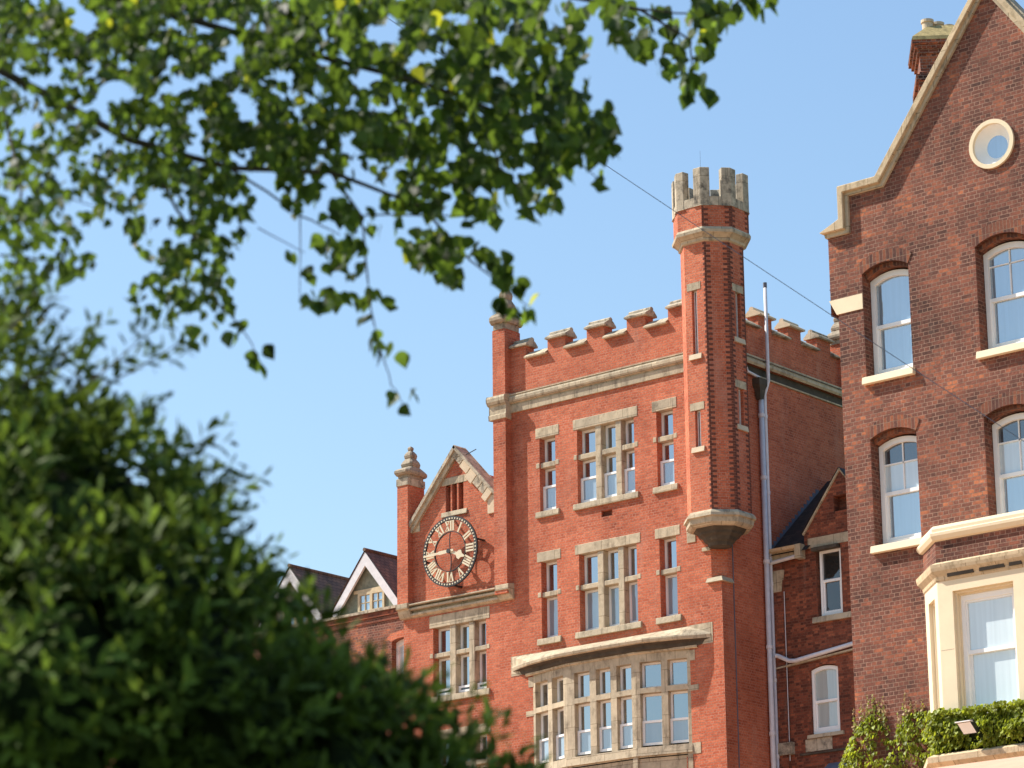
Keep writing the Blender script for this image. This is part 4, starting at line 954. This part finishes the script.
for px, py in single:
    for q in range(2 if px < 500 else 3):
        tleaf(px+rnd.uniform(-9, 9)*min(q, 1), py+rnd.uniform(-8, 8)*min(q, 1), 8.4+.002*(px-250) if px < 640 else 10.5, (19 if px < 500 else 22)-3*min(q, 1), rnd.uniform(.0, .75))
for px, py in ((533, 301), (100, 212), (63, 27), (437, 20), (20, 330)): tleaf(px, py, 9, 20, 1.0)
# foliage out of the picture: the crown goes on to the left and above
CR = cw(-330, -330, 9.0)
for k in range(1300):
    px, py = rnd.uniform(-1150, 620), rnd.uniform(-900, -30)
    if px > -60 and py > -60: continue
    if noise.noise(Vector((px/90, py/70, 1.3))) < -.05: continue
    tleaf(px, py, 8.6+rnd.uniform(-1.6, 1.8), rnd.uniform(22, 30))
for k in range(220):
    px, py = rnd.uniform(-900, -20), rnd.uniform(-100, 420)
    if noise.noise(Vector((px/90, py/70, 1.3))) < .0: continue
    tleaf(px, py, 8.2+rnd.uniform(-1.2, 1.2), rnd.uniform(20, 28))
lv.build('crown', TL, tree)
def twig(pts, r0, r1, n=6):
    P_ = [cw(*p) for p in pts]; Q = []
    for i in range(len(P_)-1):
        for k in range(4): Q.append(P_[i].lerp(P_[i+1], k/4)+rdir()*r0*.8)
    Q.append(P_[-1]); tw_.tube(Q, r0, n, r1)
base = Vector((-.77, -.64, 0))*4.6 + Vector((-.64, .77, 0))*8.8; base.z = gz(base.x, base.y)
tr = MB(); top = base+Vector((.2, .3, 6.2))
tr.tube([base+Vector((0, 0, -.3)), base+Vector((0, 0, .5)), base+Vector((.05, .1, 2.5)), base+Vector((.15, .2, 4.5)), top], .22, 12, .12)
tr.build('trunk', BARK, tree, smooth=True)
L_ = lambda a, *pts, r0=.05, r1=.004: twig_l(a, pts, r0, r1)
def twig_l(a, pts, r0, r1):
    P_ = [a]+[cw(*p) for p in pts]; Q = []
    for i in range(len(P_)-1):
        for k in range(5): Q.append(P_[i].lerp(P_[i+1], k/5)+rdir()*r1*1.5)
    Q.append(P_[-1]); tw_.tube(Q, r0, 7, r1)
L_(base+Vector((.12, .18, 4.2)), (-300, 0, 8.2), (0, 70, 8), (130, 140, 8), (230, 168, 8.2), (330, 172, 8.6), (420, 205, 9), (470, 260, 9.2), (528, 306, 9.2), r0=.016, r1=.0012)
L_(top, (-250, -150, 8.4), (60, -20, 8.3), (260, 40, 8.5), (430, 85, 9), (540, 130, 9.3), (600, 180, 9.4), r0=.018, r1=.0015)
L_(top, (-100, -250, 9), (250, -80, 9.4), (480, -20, 9.8), (640, 10, 10.3), (690, 40, 10.5), (695, 95, 10.5), r0=.016, r1=.0012)
twig([(330, 172, 8.6), (362, 215, 8.6), (370, 300, 8.6), (378, 345, 8.6), (392, 385, 8.6), (406, 408, 8.6)], .004, .001)
twig([(230, 168, 8.2), (300, 215, 8.5), (340, 235, 8.6)], .004, .0015); twig([(140, 150, 8), (190, 230, 8), (215, 300, 8.1), (240, 325, 8.2), (262, 365, 8.2)], .005, .001)
twig([(258, 228, 8.4), (305, 253, 8.4)], .002, .001); twig([(365, 215, 8.6), (470, 216, 9), (474, 222, 9)], .003, .001); twig([(0, 80, 8), (20, 180, 7.7), (15, 290, 7.6)], .006, .002)
twig([(480, 105, 9.2), (500, 170, 9.2), (545, 210, 9.3)], .004, .001); twig([(640, 10, 10.3), (710, 15, 10.5), (772, -2, 10.6)], .004, .001); twig([(20, 180, 7.7), (100, 208, 7.8)], .003, .001)
twig([(300, 215, 8.5), (300, 300, 8.5)], .002, .001); twig([(0, 255, 7.6), (80, 262, 7.7)], .003, .001)
tw_.build('branches', BARK, tree, smooth=True)

# --- evergreen shrub
shrub = thing('evergreen_shrub', 'tall dense dark green evergreen shrub filling the lower left of the view', 'shrub')
SL = leaf_mat('shrub_leaf', (.085, .125, .022), (.17, .25, .03), .62, .28, .65, .10, ((.20, .24, .045), (.34, .40, .05)))
sv = Leaves(); stems = MB()
KB = .86
def spx(px, py, rpx, dep): return (cw(px, py, dep*KB), rpx*dep*KB/FPX)
SPH = [spx(*q) for q in ((30, 492, 74, 7.9), (72, 492, 60, 7.7), (128, 515, 58, 7.6), (10, 452, 42, 8.1), (90, 462, 30, 7.9), (178, 598, 58, 7.5), (60, 560, 130, 7.3), (224, 668, 58, 7.4), (150, 640, 120, 7.1), (300, 705, 50, 7.5), (345, 730, 46, 7.5), (393, 764, 46, 7.6),
    (50, 700, 150, 6.9), (210, 740, 130, 7.0), (320, 790, 110, 7.2), (440, 800, 66, 7.6), (365, 745, 44, 7.4), (418, 775, 44, 7.5), (330, 725, 44, 7.3), (400, 800, 70, 7.4), (236, 622, 28, 7.6), (-60, 480, 130, 7.6), (-100, 650, 190, 7.2), (-50, 475, 60, 8.2), (440, 900, 120, 7.4), (200, 920, 170, 6.9), (0, 930, 190, 6.8), (300, 1000, 190, 7), (100, 1150, 260, 7), (282, 648, 40, 7.6), (15, 395, 30, 8.2))]
LT = Vector((-.3, -.1, 1)).normalized()
def shoot(base, d, n, Ls, r=rnd, long=.0, tb=0):
    d = d.normalized(); Lsh = Ls*(1.5+long)
    a0 = r.uniform(0, 6.28); s1 = d.cross(Vector((.3, .5, .8))).normalized(); s2 = d.cross(s1)
    young = r.random() < .5
    for k in range(n):
        f_ = (k+.5)/n; p = base+d*(Lsh*f_); a = a0+k*2.4
        o_ = s1*math.cos(a)+s2*math.sin(a)
        ax = (d*(.35+.9*f_)+o_*(1.05-.4*f_)).normalized(); nr = (d*1.0-o_*.4+rdir(r)*.25)
        sv.add(p, ax, nr, Ls*r.uniform(.75, 1.2)*(1-.3*f_*f_), ELL, .12, max(0, min(1, tb+r.uniform(0, .45)+(f_*.45 if young else 0))), .12)
for ci, (c0, r0) in enumerate(SPH):
    nsh = int(300*(r0/KB/.25)**2) if r0 < .45*KB else int(200*(r0/KB/.25)**2)
    nsh = min(nsh, 900)
    for k in range(nsh):
        d = rdir()
        if d.dot(FWD) > .45: continue
        rr = r0*rnd.uniform(.72, 1.02)*(1+.22*noise.noise((c0+d*r0)*8.0))
        p = c0+d*rr
        if noise.noise(p*7.5) < -.22: continue
        if any((p-c).length < rc*.62 for j, (c, rc) in enumerate(SPH) if j != ci): continue
        sd = (d*.8+Vector((0, 0, .55))+rdir()*.55)
        shoot(p, sd, rnd.randint(6, 9), rnd.uniform(.044, .068), tb=rnd.uniform(-.28, .18))
# long sprays standing clear of the outline
for (x0, y0, x1, y1, n) in ((150, 500, 245, 482, 10), (150, 500, 232, 500, 8), (150, 470, 216, 436, 8), (60, 420, 96, 342, 7), (70, 400, 150, 330, 8), (100, 390, 178, 345, 7), (15, 370, 50, 300, 7), (200, 530, 240, 520, 5), (240, 560, 268, 552, 4), (120, 420, 150, 405, 5), (30, 380, 95, 330, 7), (150, 490, 215, 470, 6),
        (-5, 350, 30, 310, 6), (5, 360, 18, 295, 7), (40, 400, 62, 325, 7), (-10, 340, 12, 285, 6), (20, 390, 75, 350, 7), (225, 555, 262, 568, 5), (455, 770, 475, 712, 4)):
    dep = (7.7+rnd.uniform(-.2, .2))*KB
    P_ = [cw(x0+(x1-x0)*k/6+rnd.uniform(-2, 2), y0+(y1-y0)*k/6+rnd.uniform(-2, 2), dep) for k in range(7)]
    stems.tube(P_, .003, 5, .0012)
    for k in range(1, n+1):
        q = P_[0].lerp(P_[-1], k/n); d = (P_[-1]-P_[0]).normalized()
        shoot(q-d*.022, d+rdir()*.45, 5, rnd.uniform(.038, .052), tb=-.2)
for k in range(9): shoot(cw(437+rnd.uniform(-6, 8), 713+rnd.uniform(-7, 6), 7.4*KB), rdir()+Vector((0, 0, .6)), 6, .034, tb=-.1)
for px, py in ((465, 715), (475, 708), (440, 690)): shoot(cw(px, py, 7.4*KB), Vector((.3, .2, 1)), 6, .034, tb=-.1)
sv.build('foliage', SL, shrub)
# stems, and dark inner blobs: shade put in as colour, stops light behind
gb = cw(120, 620, 7.5*KB); gb.z = gz(gb.x, gb.y)
for (c0, r0) in SPH:
    stems.tube([gb+rdir()*.12*Vector((1, 1, 0)).length, gb.lerp(c0, .5)+rdir()*.1, c0, c0+Vector((0, 0, r0*.7))], .035, 7, .006)
stems.build('stems', BARK, shrub, smooth=True)
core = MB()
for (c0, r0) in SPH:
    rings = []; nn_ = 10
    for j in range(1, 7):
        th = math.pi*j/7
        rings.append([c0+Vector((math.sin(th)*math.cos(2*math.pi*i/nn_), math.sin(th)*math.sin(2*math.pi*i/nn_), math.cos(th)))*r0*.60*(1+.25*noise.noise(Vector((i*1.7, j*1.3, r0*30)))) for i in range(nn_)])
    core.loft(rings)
core.build('shade_core', plain('core_shade', (.018, .028, .010), .9, .4, 30, .1), shrub)  # dark colour stands in for the shade inside the shrub

# --- ivy
ivy = thing('ivy', 'yellow green sunlit ivy growing along the cream bay foot and up the brick', 'climbing plant')
IM = leaf_mat('ivy_leaf', (.20, .235, .032), (.46, .52, .035), .5, .35, .55, .2, ((.42, .30, .15), (.45, .32, .12)))
iv = Leaves(); ri = random.Random(5)
def ileaf(p, nrm, L=None, tint=None):
    ax = (Vector((0, 0, -1))+rdir(ri)*.7).normalized()
    iv.add(p, ax, (nrm+rdir(ri)*.65).normalized(), L or ri.uniform(.035, .10), IVY, .15, ri.random()*.75 if tint is None else tint)
# on the brick wall, left mounds
def top_z(u):
    prof = [(-31.62, 10.9), (-31.45, 11.2), (-31.28, 11.45), (-31.1, 11.62), (-30.9, 11.70), (-30.72, 11.55), (-30.55, 11.18), (-30.42, 11.18), (-30.25, 11.55), (-30.1, 11.62), (-29.9, 11.62), (-29.75, 11.62), (-29.6, 11.55), (-29.3, 11.50)]
    for (a, za), (b, zb) in zip(prof, prof[1:]):
        if a <= u <= b: return za+(zb-za)*(u-a)/(b-a)
    return 10.8
for k in range(3800):
    u = ri.uniform(-31.62, -29.2); zt = top_z(u)
    z = zt-ri.random()**1.3*(zt-9.6)
    bulge = .05+.34*min(1, (zt-z)/.45)*(.65+.5*noise.noise(Vector((u*3.2, z*3.2, 1))))
    if noise.noise(Vector((u*5, z*5, 7))) < -.28: continue
    if -30.75 < u < -30.2 and 10.85 < z < 11.15 and ri.random() < .7: continue
    ileaf(FR.p(u, z, bulge*ri.uniform(.75, 1.05)), Vector((-.6, -.55, .7)))
for u, z0, z1 in ((-31.28, 11.4, 11.85), (-31.12, 11.5, 11.95), (-30.97, 11.6, 12.1), (-30.86, 11.6, 12.06), (-30.76, 11.5, 11.92), (-30.66, 11.4, 11.98), (-30.6, 11.3, 11.75), (-30.33, 11.3, 11.7), (-30.18, 11.5, 12.0), (-30.06, 11.5, 11.85), (-29.95, 11.5, 11.8), (-29.82, 11.5, 11.85)):
    k = 0
    z = z0
    while z < z1:
        q = (z-z0)/(z1-z0); z += .022
        for _ in range(2 if q < .6 else 1):
            ileaf(FR.p(u+ri.uniform(-.06, .06)*(1.2-q), z, .03+.03*ri.random()), Vector((-.2, -1, .3)), ri.uniform(.03, .06)*(1.25-.6*q), 1.0 if ri.random() < .25+.5*q else None)
# along the bay foot
for k in range(6200):
    u = ri.uniform(-29.35, -24.6); x = u
    # follow the cant
    out = PB+.05 if u > -28.97 else max(.1, PB-(-28.97-u)*1.0)
    zt = 11.36+.05*noise.noise(Vector((u*4, 0, 2)))+(.10 if u < -28.9 else 0); zb_ = 10.62+.07*noise.noise(Vector((u*3, 5, 2)))
    z = zb_+(zt-zb_)*ri.random()**.8
    q = (z-zb_)/(zt-zb_); bulge = (.46*math.sin(math.pi*min(1, .25+.75*q))**.6+.06)*(.8+.35*noise.noise(Vector((u*2.6, z*3, 4))))
    if u < -28.97 and ri.random() < .3: out -= ri.random()*.2
    if (u+28.08)**2 < .03 and abs(z-10.9) < .16 and ri.random() < .9: continue
    ileaf(FR.p(u, z, out+bulge*ri.uniform(.8, 1.08)), Vector((-.6, -.55, .7)))
for k in range(1500):    # top shelf
    u = ri.uniform(-29.3, -24.6); out = PB if u > -28.97 else max(.1, PB-(-28.97-u))
    ileaf(FR.p(u, 11.30+.08*ri.random()+.05*noise.noise(Vector((u*4, 0, 2))), out+ri.uniform(.0, .45)), Vector((-.1, -.3, 1)))
iv.build('leaves', IM, ivy)
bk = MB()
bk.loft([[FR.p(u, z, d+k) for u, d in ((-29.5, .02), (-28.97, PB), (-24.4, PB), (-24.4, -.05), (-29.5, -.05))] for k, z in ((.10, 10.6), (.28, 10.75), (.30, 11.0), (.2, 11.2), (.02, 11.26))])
bk.build('ivy_shade_core', plain('ivy_shade', (.022, .030, .010), .95, .4, 14, .1), ivy)  # added dark backing, paints the shade behind the ivy leaves
